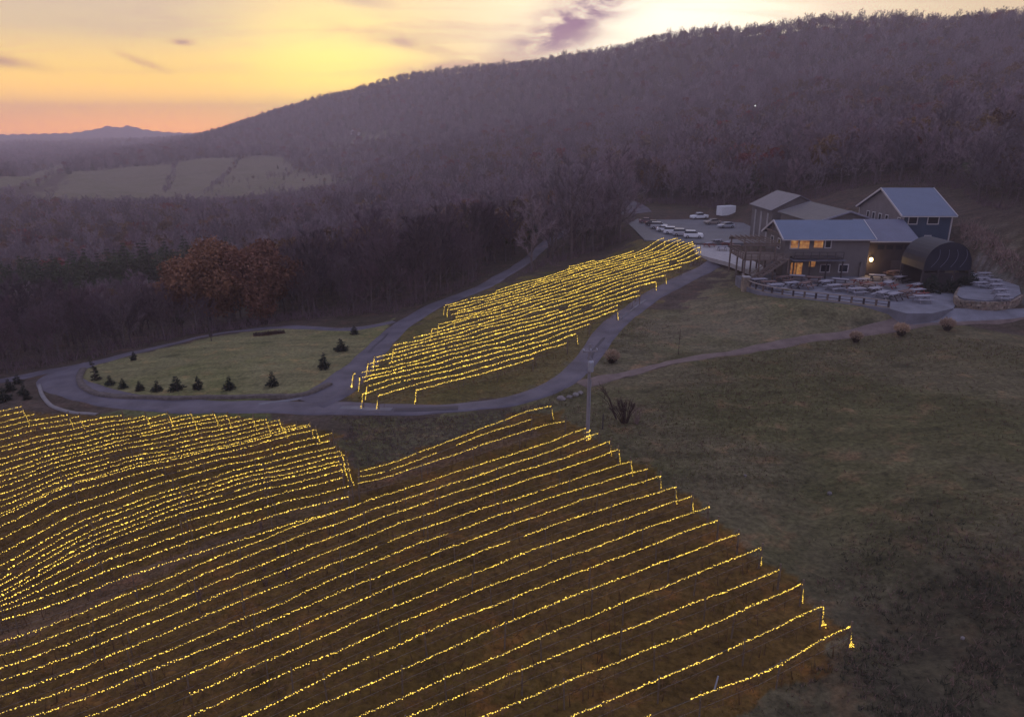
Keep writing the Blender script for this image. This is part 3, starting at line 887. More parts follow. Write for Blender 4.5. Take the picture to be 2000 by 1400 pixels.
def vine_row(line, label, slabel, drop_r=False, drop_l=False, pink=False, bright=1.0, bsz=.030, glow=False, canes=1.0, gap=.088):
    """line: (n,2) plan polyline from the left end to the right end"""
    line = np.asarray(line)
    seg = np.linalg.norm(np.diff(line, axis=0), axis=1)
    s = np.concatenate([[0], np.cumsum(seg)])
    Ltot = s[-1]
    if Ltot < 3:
        return
    ROWLINES.append(line)

    def at(t):
        t = np.atleast_1d(t)
        return np.column_stack([np.interp(t, s, line[:, 0]), np.interp(t, s, line[:, 1])])
    o3 = np.array([*line[0], Hs(*line[0])])
    root = empty('vine_row', o3, 0, label, 'vine row', 'string-lit vine rows')
    n = max(1, int(round(Ltot / 6.5)))
    for k, t in enumerate(np.linspace(0, Ltot, n + 1)):
        p = at(t)[0]
        e = k in (0, n)
        nm = 'end_post' if e else 'post'
        po = link(nm, post_me[nm], root, (p[0] - o3[0], p[1] - o3[1], Hs(*p) - o3[2]))
        po.rotation_euler = (random.uniform(-.05, .05), random.uniform(-.05, .05), random.uniform(0, 6))
    t = np.linspace(0, Ltot, max(2, int(Ltot / 3)))
    p = at(t); z = H(p[:, 0], p[:, 1])
    mb = MB()
    for hh in (.9, 1.72):
        q = np.column_stack([p, z + hh]) - o3
        for a, b in zip(q[:-1], q[1:]):
            mb.tube(a, b, .006, .006, 3)
    mb.build('trellis_wire', M['wire'], root, fixn=False)
    # leafless canes: a short trunk every 1.4 m and tangled shoots along the wire
    nt = int(Ltot / 1.4 * canes)
    tt = RNG.uniform(0, Ltot, nt); pt = at(tt); zt = H(pt[:, 0], pt[:, 1])
    Ps = [np.column_stack([pt, zt]) - o3]
    D = RNG.normal(size=(nt, 3)) * .12 + [0, 0, 1]
    Ds = [D]; Ws = [np.full(nt, .09)]; Ls = [np.full(nt, 1.15)]
    ns = int(Ltot * 24 * canes)
    tt = RNG.uniform(0, Ltot, ns); pt = at(tt) + RNG.normal(size=(ns, 2)) * .10; zt = H(pt[:, 0], pt[:, 1])
    Ps.append(np.column_stack([pt, zt + RNG.uniform(.55, 1.5, ns)]) - o3)
    D = RNG.normal(size=(ns, 3)) * [.5, .5, .35] + np.append(AX, 0) * RNG.choice([-1, 1], ns)[:, None] * .7 + [0, 0, .28]
    Ds.append(D); Ws.append(RNG.uniform(.025, .065, ns)); Ls.append(RNG.uniform(.35, .95, ns))
    D = np.concatenate(Ds); D /= np.linalg.norm(D, axis=1)[:, None]
    V, F = slivers(np.concatenate(Ps), D, np.concatenate(Ws), np.concatenate(Ls))
    tag(link('canes', np_mesh('canes', V, F, M['cane']), root), kind='stuff')
    # the string of lights
    k = max(2, int(Ltot / .8))
    t = np.linspace(0, Ltot, k)
    p = at(t)
    sag = .07 * np.abs(np.sin(np.pi * t / 6.5)) + np.convolve(RNG.normal(size=k + 6), np.ones(7) / 7, 'valid') * .13
    path = np.column_stack([p, H(p[:, 0], p[:, 1]) + STR_H - sag])
    for dr, end in ((drop_r, 1), (drop_l, 0)):
        if dr:
            q = path[-1 if end else 0].copy()
            g0 = Hs(*q[:2])
            o2 = AX * (.32 if end else -.32)
            down = [np.array([q[0] + o2[0] * u, q[1] + o2[1] * u, q[2] * (1 - u) + (g0 + .12) * u]) for u in (.33, .66, 1.0)]
            path = np.vstack([path, down]) if end else np.vstack([down[::-1], path])
    so_ = path[0].copy()
    ls = empty('light_string', so_, 0, slabel, 'string lights', 'strings of yellow lights along the vine rows')
    q = path - so_
    polyline(q, .011).build('cable', M['cable'], ls, fixn=False)
    sl_ = np.concatenate([[0], np.cumsum(np.linalg.norm(np.diff(q, axis=0), axis=1))])
    nb = int(sl_[-1] / gap)
    tb = np.sort(np.concatenate([np.linspace(0, sl_[-1], nb) + RNG.normal(size=nb) * .022, RNG.uniform(0, sl_[-1], nb // 12)]))
    # some gaps where bulbs are out or hidden
    gapn = np.interp(tb, np.linspace(0, sl_[-1], max(4, int(sl_[-1] / 2.2))), RNG.uniform(0, 1, max(4, int(sl_[-1] / 2.2))))
    tb = tb[(gapn > .05) | (tb > sl_[-1] - 5)]
    B = np.column_stack([np.interp(tb, sl_, q[:, c]) for c in range(3)]) + RNG.normal(size=(len(tb), 3)) * [.022, .022, .026]
    rad = bsz * RNG.lognormal(0, .26, len(tb)) * bright
    if glow:
        G = q[-1] + RNG.normal(size=(16, 3)) * [.09, .09, .07] + [0, 0, .05]
        B = np.vstack([B, G]); rad = np.concatenate([rad, np.full(16, .034)])
    V = (OCT_V[None] * rad[:, None, None] + B[:, None]).reshape(-1, 3)
    F = (OCT_F[None] + (np.arange(len(B)) * 6)[:, None, None]).reshape(-1, 3)
    tag(link('bulbs', np_mesh('bulbs', V, F, M['bulb_pink' if pink else 'bulb']), ls), kind='stuff')


def rot(p):
    return np.column_stack([p @ AX, p @ PX_])


def unrot(a, c):
    return np.outer(a, AX) + np.outer(c, PX_)


def traced(k, ext_l=0, ext_r=0, deg=3):
    w = hits(TRACE[k], STR_H)[:, :2]
    ac = rot(w)
    i = np.argsort(ac[:, 0]); ac = ac[i]
    lo, hi = ac[0, 0], ac[-1, 0]
    cf = np.polyfit(ac[:, 0], ac[:, 1], min(deg, len(ac) - 1))
    s0 = np.polyval(np.polyder(cf), lo)
    a = np.arange(lo - ext_l, hi + ext_r + .01, 1.5)
    a[-1] = hi + ext_r
    c = np.polyval(cf, np.clip(a, lo, hi)) + np.minimum(a - lo, 0) * s0 * .5
    return unrot(a, c)


# front block: rows from the far corner by the pole to the near right corner
DROPS = {5: 1, 7: 1, 8: 1, 9: 1, 13: 1, 15: 1, 16: 1, 17: 1, 3: 1, 4: 1}
fr = [-3, -2, -1] + list(range(1, 18))
for i, k in enumerate(fr):
    nfrom = 17 - k if k > 0 else 17 + (-1 - k) + 0
    if k == 17:
        who = 'nearest vine row of the front block, at its bright right corner'
    elif k > 0:
        who = f'{ORD[17 - k]} vine row of the front block behind the nearest one'
    else:
        who = {-1: 'nearest of three short vine rows below the road by the utility pole', -2: 'middle one of three short vine rows below the road by the utility pole', -3: 'farthest of three short vine rows below the road by the utility pole'}[k]
    swho = {17: 'yellow light string on the nearest front vine row, ending in a bright tangle'}.get(k) or ('yellow light string on the ' + who.replace('vine row of the front block behind the nearest one', 'front vine row behind the nearest one').replace('short vine rows below the road by the utility pole', 'short vine rows by the utility pole'))
    ext = 14 if 1 <= k else 0
    vine_row(traced(k, ext), who, swho, drop_r=(k in DROPS or k == -3), drop_l=False, pink=False, glow=k in (16, 17), bright=1.0 if k > 0 else .95)
# two pale extra posts' worth of loops at the pole foot are part of row 1

# left block: rows read off where they cross x = 350 in the photograph, then on at even spacing
ys350 = [1073, 1055, 1041, 1027, 1013, 1001, 989, 977, 965, 953, 933, 915, 898, 885]
ys0 = [1224, 1197, 1183, 1170, 1157, 1145, 1134, 1123, 1112, 1101, 1080, 1060, 1036, 1019]
more0 = [1004, 990, 976, 963, 951, 939, 928, 917, 906, 895, 881, 869, 857, 846, 835, 824, 813, 802]
A0 = rot(hits([(0, yy) for yy in ys0 + more0], STR_H)[:, :2])
A1 = rot(hits([(350, yy) for yy in ys350], STR_H)[:, :2])
sl0 = (A1[:, 1] - A0[:14, 1]) / (A1[:, 0] - A0[:14, 0])
sl0 = np.polyval(np.polyfit(np.arange(14), sl0, 1), np.arange(14))
cs = [((A0[i, 0] + A1[i, 0]) / 2, (A0[i, 1] + A1[i, 1]) / 2, sl0[i]) for i in range(14)] + [(A0[i, 0], A0[i, 1], sl0[13]) for i in range(14, len(A0))]
bx = [-400, 0, 50, 62, 130, 200, 300, 350, 455, 540, 600, 640, 660, 668, 680, 690, 692]
by = [792, 790, 792, 803, 806, 808, 807, 806, 804, 814, 827, 838, 848, 872, 893, 915, 930]
for i, (a0, c0_, k0) in enumerate(cs):
    a = np.arange(-130, 60, 1.0)
    P = unrot(a, c0_ + (a - a0) * k0)
    z = H(P[:, 0], P[:, 1]) + STR_H
    px_, py_ = project(np.column_stack([P, z]))
    fwd = P[:, 1] > 8
    ok = fwd & (py_ > np.interp(px_, bx, by) + RNG.uniform(-2, 3)) & (px_ < 690 + min(i, 3) * 2) & (px_ > -260)
    if i == 0:
        ok &= px_ < 655
    idx = np.where(ok)[0]
    if len(idx) < 5:
        continue
    # longest run
    runs = np.split(idx, np.where(np.diff(idx) > 1)[0] + 1)
    run = max(runs, key=len)
    if len(run) < 4:
        continue
    P = P[run]
    who = 'nearest vine row of the left block, beside the bare strip' if i == 0 else f'{ORD[i - 1]} vine row of the left block beyond the bare strip row'
    swho = 'yellow light string on the nearest row of the left block' if i == 0 else f'yellow light string on the {ORD[i - 1]} left block row beyond the nearest'
    vine_row(P, who, swho, drop_r=(i > 3 and random.random() < .6), bsz=.040, gap=.14, canes=.8)

# middle block between the two roads
AZM = math.radians(50)
AXM = np.array([math.sin(AZM), math.cos(AZM)]); PXM = np.array([math.cos(AZM), -math.sin(AZM)])
blk = hits([(729,768),(702,722),(735,696),(795,662),(856,635),(893,620),(868,597),(1000,556),(1150,510),(1290,464),(1340,466),(1380,490),(1352,511),(1310,536),(1262,565),(1214,600),(1155,631),(1098,681),(814,764)], STR_H)[:, :2]
AM = AXM
cm = blk @ PXM
c0, c1 = cm.min(), cm.max()
nrow = int(round((c1 - c0) / 1.75))
AX = AXM
mi = 0
for i in range(nrow):
    c = c1 - .5 - i * (c1 - c0 - 1.0) / (nrow - 1)
    a = np.arange(-60, 260, .5)
    P = np.outer(a, AXM) + c * PXM
    ok = in_poly(P[:, 0], P[:, 1], blk)
    idx = np.where(ok)[0]
    if len(idx) < 12:
        continue
    runs = np.split(idx, np.where(np.diff(idx) > 1)[0] + 1)
    run = max(runs, key=len)
    lo, hi = run[0] + random.randint(-3, 2), run[-1] + random.randint(-2, 3)
    P = P[lo:hi:3]
    who = 'lowest vine row of the hill block between the roads' if mi == 0 else f'{ORD[mi - 1]} vine row above the lowest in the hill block between the roads'
    swho = 'yellow light string on the lowest row of the hill block' if mi == 0 else f'yellow light string on the {ORD[mi - 1]} row above the lowest of the hill block'
    vine_row(P, who, swho, drop_r=random.random() < .6, drop_l=random.random() < .6, bsz=.055, gap=.18, canes=.7)
    mi += 1
AX = np.array([math.sin(AZ), math.cos(AZ)])

# ------------------------------------------------------------------ trees
def blob_dirs(n):
    d = RNG.normal(size=(n, 3))
    return d / np.linalg.norm(d, axis=1)[:, None]


def bare_tree_mesh(h, spread, nl, seed, twigs, tw=.035):
    """trunk (with limbs) and twig crown of a leafless tree of height h"""
    rs = np.random.default_rng(seed)
    mb = MB()
    lean = rs.normal(size=2) * .03
    top = np.array([lean[0] * h, lean[1] * h, h * .80])
    pts = [np.array([0, 0, -.4]), np.array([lean[0] * h * .4, lean[1] * h * .4, h * .38]), top]
    r0 = h * .016
    mb.tube(pts[0], pts[1], r0, r0 * .72, 6); mb.tube(pts[1], pts[2], r0 * .72, r0 * .12, 5)
    ends, dirs = [], []
    for i in range(nl):
        f = .20 + .72 * (i + rs.uniform(0, 1)) / nl
        base = pts[0] + (pts[2] - pts[0]) * f
        a = i * 2.4 + rs.uniform(-.5, .5)
        up = rs.uniform(.45, 1.1) + .5 * f
        d = np.array([math.cos(a), math.sin(a), up]); d /= np.linalg.norm(d)
        L = spread * rs.uniform(.75, 1.15) * (1.25 - .55 * f)
        e1 = base + d * L * .55
        d2 = d + np.array([0, 0, .35]) + rs.normal(size=3) * .15; d2 /= np.linalg.norm(d2)
        e2 = e1 + d2 * L * .6
        rl = r0 * .42 * (1.15 - f * .6)
        mb.tube(base, e1, rl, rl * .6, 4); mb.tube(e1, e2, rl * .6, rl * .15, 3)
        for b0, b1, k in ((base, e1, 2), (e1, e2, 4)):
            for _ in range(k):
                t = rs.uniform(.3, 1.0)
                q = b0 + (b1 - b0) * t
                dd = (b1 - b0) / np.linalg.norm(b1 - b0) + rs.normal(size=3) * .55 + [0, 0, .25]; dd /= np.linalg.norm(dd)
                l2 = L * rs.uniform(.30, .55)
                mb.tube(q, q + dd * l2, rl * .3, rl * .08, 3)
                ends.append((q, dd, l2)); 
        ends.append((e1, d2, L * .6))
    ends.append((pts[1] + (pts[2] - pts[1]) * .5, np.array([0, 0, 1.0]), h * .3))
    E_ = np.array([e[0] for e in ends]); D_ = np.array([e[1] for e in ends]); L_ = np.array([e[2] for e in ends])
    k = rs.integers(0, len(E_), twigs)
    t = rs.uniform(.15, 1.0, twigs)
    P = E_[k] + D_[k] * (L_[k] * t)[:, None]
    d = D_[k] + rs.normal(size=(twigs, 3)) * .60 + [0, 0, .22]; d /= np.linalg.norm(d, axis=1)[:, None]
    l = rs.uniform(.45, 1.25, twigs) * h / 14
    V, F = slivers(P, d, rs.uniform(.6, 1.5, twigs) * tw * h / 14, l)
    return mb, V, F


def make_bare(name, h, spread, nl, seed, twigs, twm='twig', tw=.042):
    root = empty(name, (0, 0, 0))
    mb, V, F = bare_tree_mesh(h, spread, nl, seed, twigs, tw)
    mb.build('trunk', M['bark'], root, fixn=False)
    link('crown', np_mesh('crown', V, F, M[twm]), root)
    return root


def leaf_crown(h, rx, z0, n, seed, lobes=14, size=.30):
    rs = np.random.default_rng(seed)
    C, R = [], []
    for i in range(lobes):
        d = rs.normal(size=3); d /= np.linalg.norm(d)
        u = rs.uniform(.30, .95)
        c = np.array([d[0] * rx * u, d[1] * rx * u, z0 + (h - z0) * (.52 + .42 * d[2] * u)])
        C.append(c); R.append(rx * rs.uniform(.28, .46))
    C = np.array(C); R = np.array(R)
    k = rs.integers(0, lobes, n)
    d = rs.normal(size=(n, 3)); d /= np.linalg.norm(d, axis=1)[:, None]
    P = C[k] + d * (R[k] * rs.uniform(.55, 1.08, n))[:, None] * [1, 1, .85]
    a = rs.normal(size=(n, 3)); a /= np.linalg.norm(a, axis=1)[:, None]
    b = np.cross(a, rs.normal(size=(n, 3))); b /= np.linalg.norm(b, axis=1)[:, None]
    s = (size * rs.uniform(.6, 1.3, n))[:, None]
    V = np.stack([P - a * s, P + b * s * .6, P + a * s, P - b * s * .6], 1).reshape(-1, 3)
    return V, np.arange(4 * n).reshape(-1, 4), C


def make_leafy(name, h, rx, z0, n, seed, m, size=.3, lobes=14):
    root = empty(name)
    V, F, C = leaf_crown(h, rx, z0, n, seed, lobes, size)
    mb = MB()
    mb.tube((0, 0, -.4), (0, 0, h * .45), h * .022, h * .014, 6)
    for c in C:
        mb.tube((0, 0, random.uniform(.2, .45) * h), c, h * .008, h * .002, 4)
    mb.build('trunk', M['bark'], root, fixn=False)
    link('crown', np_mesh('crown', V, F, M[m]), root)
    return root


def conifer_crown(h, r, z0, layers, per, seed, droop=.25, nd=13):
    rs = np.random.default_rng(seed)
    Ps, Ds, Ws, Ls = [], [], [], []
    for i in range(layers):
        f = (i + rs.uniform(-.2, .2)) / layers
        z = z0 + (h - z0) * f
        L = r * (1 - f) ** .8 * rs.uniform(.8, 1.15) + .06 * r
        for k in range(max(4, int(per * (1 - f * .5)))):
            a = rs.uniform(0, 2 * math.pi)
            ll = L * rs.uniform(.7, 1.12)
            d = np.array([math.cos(a), math.sin(a), rs.uniform(-droop, droop * .9)]); d /= np.linalg.norm(d)
            n = nd
            t = rs.uniform(.1, 1, n)
            Ps.append(np.array([0, 0, z]) + d * (ll * t)[:, None])
            dd = d + rs.normal(size=(n, 3)) * .55 + [0, 0, .12]
            Ds.append(dd / np.linalg.norm(dd, axis=1)[:, None])
            Ls.append(ll * rs.uniform(.28, .5, n) + .05 * r); Ws.append(ll * rs.uniform(.10, .2, n) + .03 * r)
    return slivers(np.concatenate(Ps), np.concatenate(Ds), np.concatenate(Ws), np.concatenate(Ls))


def make_conifer(name, h, r, z0, layers, per, seed, m):
    root = empty(name)
    mb = MB(); mb.tube((0, 0, -.2), (0, 0, h * .92), h * .018, h * .004, 5)
    mb.build('trunk', M['bark'], root, fixn=False)
    V, F = conifer_crown(h, r, z0, layers, per, seed)
    link('crown', np_mesh('crown', V, F, M[m]), root)
    return root


def poisson(x0, x1, y0, y1, spacing, jitter=.42):
    xs = np.arange(x0, x1, spacing); ys = np.arange(y0, y1, spacing)
    X, Y = np.meshgrid(xs, ys)
    X = X + RNG.uniform(-jitter, jitter, X.shape) * spacing; Y = Y + RNG.uniform(-jitter, jitter, Y.shape) * spacing
    return np.column_stack([X.ravel(), Y.ravel()])


# front edge of the woods, as distance over azimuth
FE = [(-500,800),(-200,768),(0,738),(100,722),(200,703),(300,678),(420,650),(560,628),(640,622),(760,612),(800,604),(870,582),(935,553),(965,545),(1000,545),(1060,526),(1130,503),(1190,484),(1236,468),(1240,440),(1243,402),(1262,398),(1340,403),(1400,408),(1440,402),(1600,388),(1690,365),(1880,372),(1935,420),(2010,452),(2100,470),(2300,490),(2600,500)]
fe = hits(FE)
FE_AZ = np.arctan2(fe[:, 0], fe[:, 1]); FE_R = np.hypot(fe[:, 0], fe[:, 1])
o_ = np.argsort(FE_AZ); FE_AZ, FE_R = FE_AZ[o_], FE_R[o_]
ALLROAD = np.vstack([r for r in ROADS])


def road_clear(P, extra=1.5):
    ok = np.ones(len(P), bool)
    m = np.hypot(P[:, 0], P[:, 1]) < 330
    Q = P[m]
    d = np.full(len(Q), 1e9)
    for s in range(0, len(ALLROAD), 400):
        R_ = ALLROAD[s:s + 400]
        d = np.minimum(d, (np.hypot(Q[:, None, 0] - R_[None, :, 0], Q[:, None, 1] - R_[None, :, 1]) - R_[None, :, 2] / 2).min(1))
    ok[m] = d > extra
    return ok


WINERY = (40, 96, 100, 182)


def wood_points(spacing, r0, r1, az0=-48, az1=46):
    lim = r1
    P = poisson(-lim * .78, lim * .78, 40, lim, spacing)
    r = np.hypot(P[:, 0], P[:, 1]); a = np.arctan2(P[:, 0], P[:, 1])
    dep = r - np.interp(a, FE_AZ, FE_R)
    ok = (dep > 0) & (r < r1) & (r >= r0) & (np.degrees(a) > az0) & (np.degrees(a) < az1)
    ok &= ~((P[:, 0] > WINERY[0]) & (P[:, 0] < WINERY[1]) & (P[:, 1] > WINERY[2]) & (P[:, 1] < WINERY[3]))
    ok &= ~((P[:, 0] > 30) & (P[:, 0] < 67) & (P[:, 1] > 150) & (P[:, 1] < 214))
    P, dep = P[ok], dep[ok]
    for k in ('far_field', 'far_gap', 'far_gap_b', 'gravel', 'hill_meadow', 'far_field_b', 'far_field_c', 'clearing', 'weeds'):
        m = ~in_poly(P[:, 0], P[:, 1], REG[k])
        P, dep = P[m], dep[m]
    m = road_clear(P, 2.0)
    return P[m], dep[m]


EVERG = hits([(-160,560),(0,540),(160,528),(330,510),(450,480),(560,448),(650,430),(680,478),(570,520),(470,545),(330,590),(150,612),(0,625),(-160,640)])
BARE = [make_bare('bare_tree', h, sp, nl, sd, tw) for h, sp, nl, sd, tw in ((15, 4.6, 15, 3, 4200), (13.5, 4.2, 14, 5, 3800), (17, 4.4, 16, 8, 4400), (12, 4.6, 13, 11, 3600))]
used = {}
FAR = [make_bare('bare_tree', h, sp, nl, sd, tw, 'twig_hazed', .055) for h, sp, nl, sd, tw in ((15, 4.6, 12, 53, 2400), (13.5, 4.4, 11, 55, 2200), (16, 4.2, 12, 58, 2600), (12.5, 4.6, 10, 61, 2100))]
PINE = [make_conifer('pine_tree', h, r, 1.2, ly, 9, sd, 'needle') for h, r, ly, sd in ((13, 3.3, 15, 1), (11, 2.9, 13, 2), (15, 3.6, 17, 4))]
TAN = make_leafy('tan_leaf_tree', 13, 4.6, 3, 1600, 21, 'tan_leaf', .36)
REDT = make_leafy('red_leaf_tree', 14, 4.8, 3, 2000, 22, 'red', .34)


def put(proto, p, sc, label, cat, group, rz=None):
    z = Hs(*p)
    rz = random.uniform(0, 6.28) if rz is None else rz
    if proto.name not in used:
        used[proto.name] = 1
        kids(proto)
        proto.location = (p[0], p[1], z); proto.rotation_euler = (0, 0, rz); proto.scale = (sc,) * 3
        return tag(proto, label, cat, group)
    return dup(proto, (p[0], p[1], z), rz, sc, label, group)


P, dep = wood_points(4.6, 0, 330)
r = np.hypot(P[:, 0], P[:, 1])
ev = in_poly(P[:, 0], P[:, 1], EVERG)
az = np.degrees(np.arctan2(P[:, 0], P[:, 1]))
# the two rust-coloured oaks keep a gap around them
OAKS = [hit(412, 648)[:2] * 1.06, hit(515, 638)[:2] * 1.07]
for q in OAKS:
    ev_ok = np.hypot(P[:, 0] - q[0], P[:, 1] - q[1]) > 6.0
    front = (dep < 2) & (np.abs(az - math.degrees(math.atan2(*q))) < 2.2)
    keep = ev_ok & ~front
    P, dep, r, ev, az = P[keep], dep[keep], r[keep], ev[keep], az[keep]
order = np.argsort(np.where(ev, 1e6, np.maximum(dep, 0) * 1.0 + r * .35))
nb = 0
rest = []
def wood_label(a, d, r):
    side = ('at the far left, beyond the left rows' if a < -33 else 'left of the rust oaks, behind the lawn' if a < -24 else 'round the rust oaks behind the lawn' if a < -16 else 'right of the rust oaks, behind the back road' if a < -8
            else 'beside the upper road above the junction' if a < 2 else 'along the top of the hill vine block' if a < 12 else 'behind the car park and winery')
    dep_ = 'front-row bare tree of the wood' if d < 8 else 'bare tree inside the wood' if d < 22 else 'bare tree deep in the wood'
    return dep_ + ' ' + side
for i in order:
    if ev[i]:
        continue
    if nb < 280 and abs(az[i]) < 42:
        sc = random.uniform(.72, 1.12)
        if 1 < az[i] < 11 and r[i] < 240:
            sc *= 1.35
        elif az[i] < -20:
            sc *= .70
        elif dep[i] < 5:
            sc *= .8
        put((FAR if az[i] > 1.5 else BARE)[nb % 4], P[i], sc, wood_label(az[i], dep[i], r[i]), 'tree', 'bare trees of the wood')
        nb += 1
    else:
        rest.append(P[i])
np_ = 0
EVI = [i for i in np.argsort(r) if ev[i]]
for i in EVI:
    if np_ < 150:
        put(PINE[np_ % 3], P[i], random.uniform(.85, 1.25), 'dark evergreen at the ' + ('left end' if az[i] < -30 else 'left half' if az[i] < -24 else 'middle' if az[i] < -18 else 'right end') + ' of the pine belt, ' + ('near edge' if r[i] < 235 else 'inside' if r[i] < 262 else 'far edge'), 'pine tree', 'evergreens of the pine belt')
        np_ += 1
    else:
        rest.append(P[i])
rust = make_leafy('rust_leaf_tree', 16.5, 7.4, .6, 26000, 31, 'rust', .30, 52)
put(rust, OAKS[0], 1.0, 'broad rust-orange oak at the wood edge behind the lawn, the left of a pair', 'tree', None)
rust2 = make_leafy('rust_leaf_tree', 17.5, 7.2, .8, 26000, 37, 'rust_b', .30, 52)
put(rust2, OAKS[1], 1.0, 'taller red-brown oak of the rust-coloured pair behind the lawn, the right one', 'tree', None)
put(REDT, hit(705, 505)[:2], 1.0, 'red-leaved tree rising among bare trees right of the pine belt', 'tree', None)

# undergrowth along the wood's edge
U, du = wood_points(1.5, 0, 250)
U = U[(du < 9) | (RNG.uniform(size=len(du)) < .12)]
zu = H(U[:, 0], U[:, 1])
k_ = 7
k_ = 11
Q = np.repeat(np.column_stack([U, zu]), k_, 0) + RNG.normal(size=(len(U) * k_, 3)) * [.5, .5, .1]
D = RNG.normal(size=Q.shape) * .4 + [0, 0, 1]; D /= np.linalg.norm(D, axis=1)[:, None]
V, F = slivers(Q, D, RNG.uniform(.05, .14, len(Q)), RNG.uniform(.6, 2.6, len(Q)))
tag(link('undergrowth', np_mesh('undergrowth', V, F, M['twig'])), kind='stuff')

# far woods: one mass of trees on the hillside, instanced
def forest(name, pts, scl, idx, protos):
    n = len(pts)
    z = H(pts[:, 0], pts[:, 1])
    me = bpy.data.meshes.new(name)
    me.vertices.add(n)
    me.vertices.foreach_set('co', np.column_stack([pts, z - .2]).astype(np.float32).ravel())
    for nm, arr, ty in (('rotz', RNG.uniform(0, 6.28, n), 'FLOAT'), ('scl', scl, 'FLOAT'), ('idx', idx, 'INT')):
        a = me.attributes.new(nm, ty, 'POINT')
        a.data.foreach_set('value', np.asarray(arr, np.float32 if ty == 'FLOAT' else np.int32))
    o = tag(link(name, me), kind='stuff')
    t = bpy.data.node_groups.new(name, 'GeometryNodeTree')
    t.interface.new_socket('Geometry', in_out='INPUT', socket_type='NodeSocketGeometry')
    t.interface.new_socket('Geometry', in_out='OUTPUT', socket_type='NodeSocketGeometry')
    gi = t.nodes.new('NodeGroupInput'); go = t.nodes.new('NodeGroupOutput')
    ja = t.nodes.new('GeometryNodeJoinGeometry')
    for p in reversed(protos):
        j = t.nodes.new('GeometryNodeJoinGeometry')
        for ch in kids(p):
            oi = t.nodes.new('GeometryNodeObjectInfo'); oi.transform_space = 'ORIGINAL'
            oi.inputs['Object'].default_value = ch
            t.links.new(oi.outputs['Geometry'], j.inputs[0])
        gt = t.nodes.new('GeometryNodeGeometryToInstance')
        t.links.new(j.outputs[0], gt.inputs[0]); t.links.new(gt.outputs[0], ja.inputs[0])
    ip = t.nodes.new('GeometryNodeInstanceOnPoints')
    ip.inputs['Pick Instance'].default_value = True
    t.links.new(gi.outputs[0], ip.inputs['Points']); t.links.new(ja.outputs[0], ip.inputs['Instance'])

    def attr(nm, ty):
        a = t.nodes.new('GeometryNodeInputNamedAttribute'); a.data_type = ty; a.inputs['Name'].default_value = nm
        return [q for q in a.outputs if q.enabled and q.name == 'Attribute'][0]
    cx = t.nodes.new('ShaderNodeCombineXYZ'); t.links.new(attr('rotz', 'FLOAT'), cx.inputs[2])
    t.links.new(cx.outputs[0], ip.inputs['Rotation'])
    t.links.new(attr('scl', 'FLOAT'), ip.inputs['Scale'])
    t.links.new(attr('idx', 'INT'), ip.inputs['Instance Index'])
    t.links.new(ip.outputs[0], go.inputs[0])
    md = o.modifiers.new('trees', 'NODES'); md.node_group = t
    return o


rest = np.array(rest)
F1, _ = wood_points(7.0, 330, 900)
F2, _ = wood_points(10.0, 900, 2300)
# hedges on the far field, thin tree lines
hl = []
for seg in ([(345,322),(338,340),(330,360),(322,378)], [(472,312),(452,335),(432,358),(405,382)], [(130,336),(90,352),(40,372)], [(555,307),(575,330),(640,345)], [(140,330),(330,317),(480,305),(556,304)], [(700,262),(660,275),(560,296)]):
    w = catmull(hits(seg)[:, :2], 6)
    hl.append(w + RNG.normal(size=w.shape) * 2)
hl = np.vstack(hl)
# loose trees of the clearing and the far valley
F3 = poisson(-3200, 200, 1500, 2900, 24)
a3 = np.degrees(np.arctan2(F3[:, 0], F3[:, 1])); F3 = F3[(a3 > -46) & (a3 < -22)]
F4 = RNG.uniform([-330, 640], [-40, 1150], (900, 2)); F4 = F4[in_poly(F4[:, 0], F4[:, 1], REG['far_field'])][:70]
pts = np.vstack([rest, F1, F2, hl, F4, F3])
rr = np.hypot(pts[:, 0], pts[:, 1])
scl = RNG.uniform(.62, 1.1, len(pts)) * np.where(rr > 900, 1.12, 1.0)
aa = np.degrees(np.arctan2(pts[:, 0], pts[:, 1]))
scl *= np.where((aa < -20) & (rr < 232), .70, 1.0)
scl[len(rest) + len(F1) + len(F2):][:len(hl) + len(F4)] *= .5
u = RNG.uniform(0, 1, len(pts))
cl = np.sin(pts[:, 0] * .013 + 2) * np.sin(pts[:, 1] * .011) + .5 * np.sin(pts[:, 0] * .04) * np.sin(pts[:, 1] * .05 + 1)
idx = np.where(u < .80 - .14 * cl - .16 * (rr < 650), RNG.integers(0, 4, len(pts)), np.where(u < .90, 4, np.where(u < .975, 5, 6)))
for k_, (px_q, py_q, lb) in enumerate(((1180, 352, 'haze-paled bare tree on the hillside beyond the end of the forest road'), (980, 330, 'haze-paled bare tree on the lower hillside above the dark woods'), (1560, 340, 'haze-paled bare tree on the slope behind the back shed'), (1320, 340, 'haze-paled bare tree on the hillside above the car park'))):
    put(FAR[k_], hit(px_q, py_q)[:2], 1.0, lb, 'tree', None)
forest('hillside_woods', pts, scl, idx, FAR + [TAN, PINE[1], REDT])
put(TAN, hit(1036, 300)[:2], 1.25, 'round tan-leaved tree on the hillside above the dark woods', 'tree', None)
print('trees', nb, np_, len(pts))

# ------------------------------------------------------------------ paved places
slab('car_park', [(31, 168), (40, 163), (58, 163), (66, 176), (64, 200), (50, 212), (38, 214), (32, 200)], 7.2, 7.78, M['lot'])
def atz(px, py, z):
    d = ray(px, py); t = (z - CAM_H) / d[2]
    return (d[0] * t, d[1] * t)


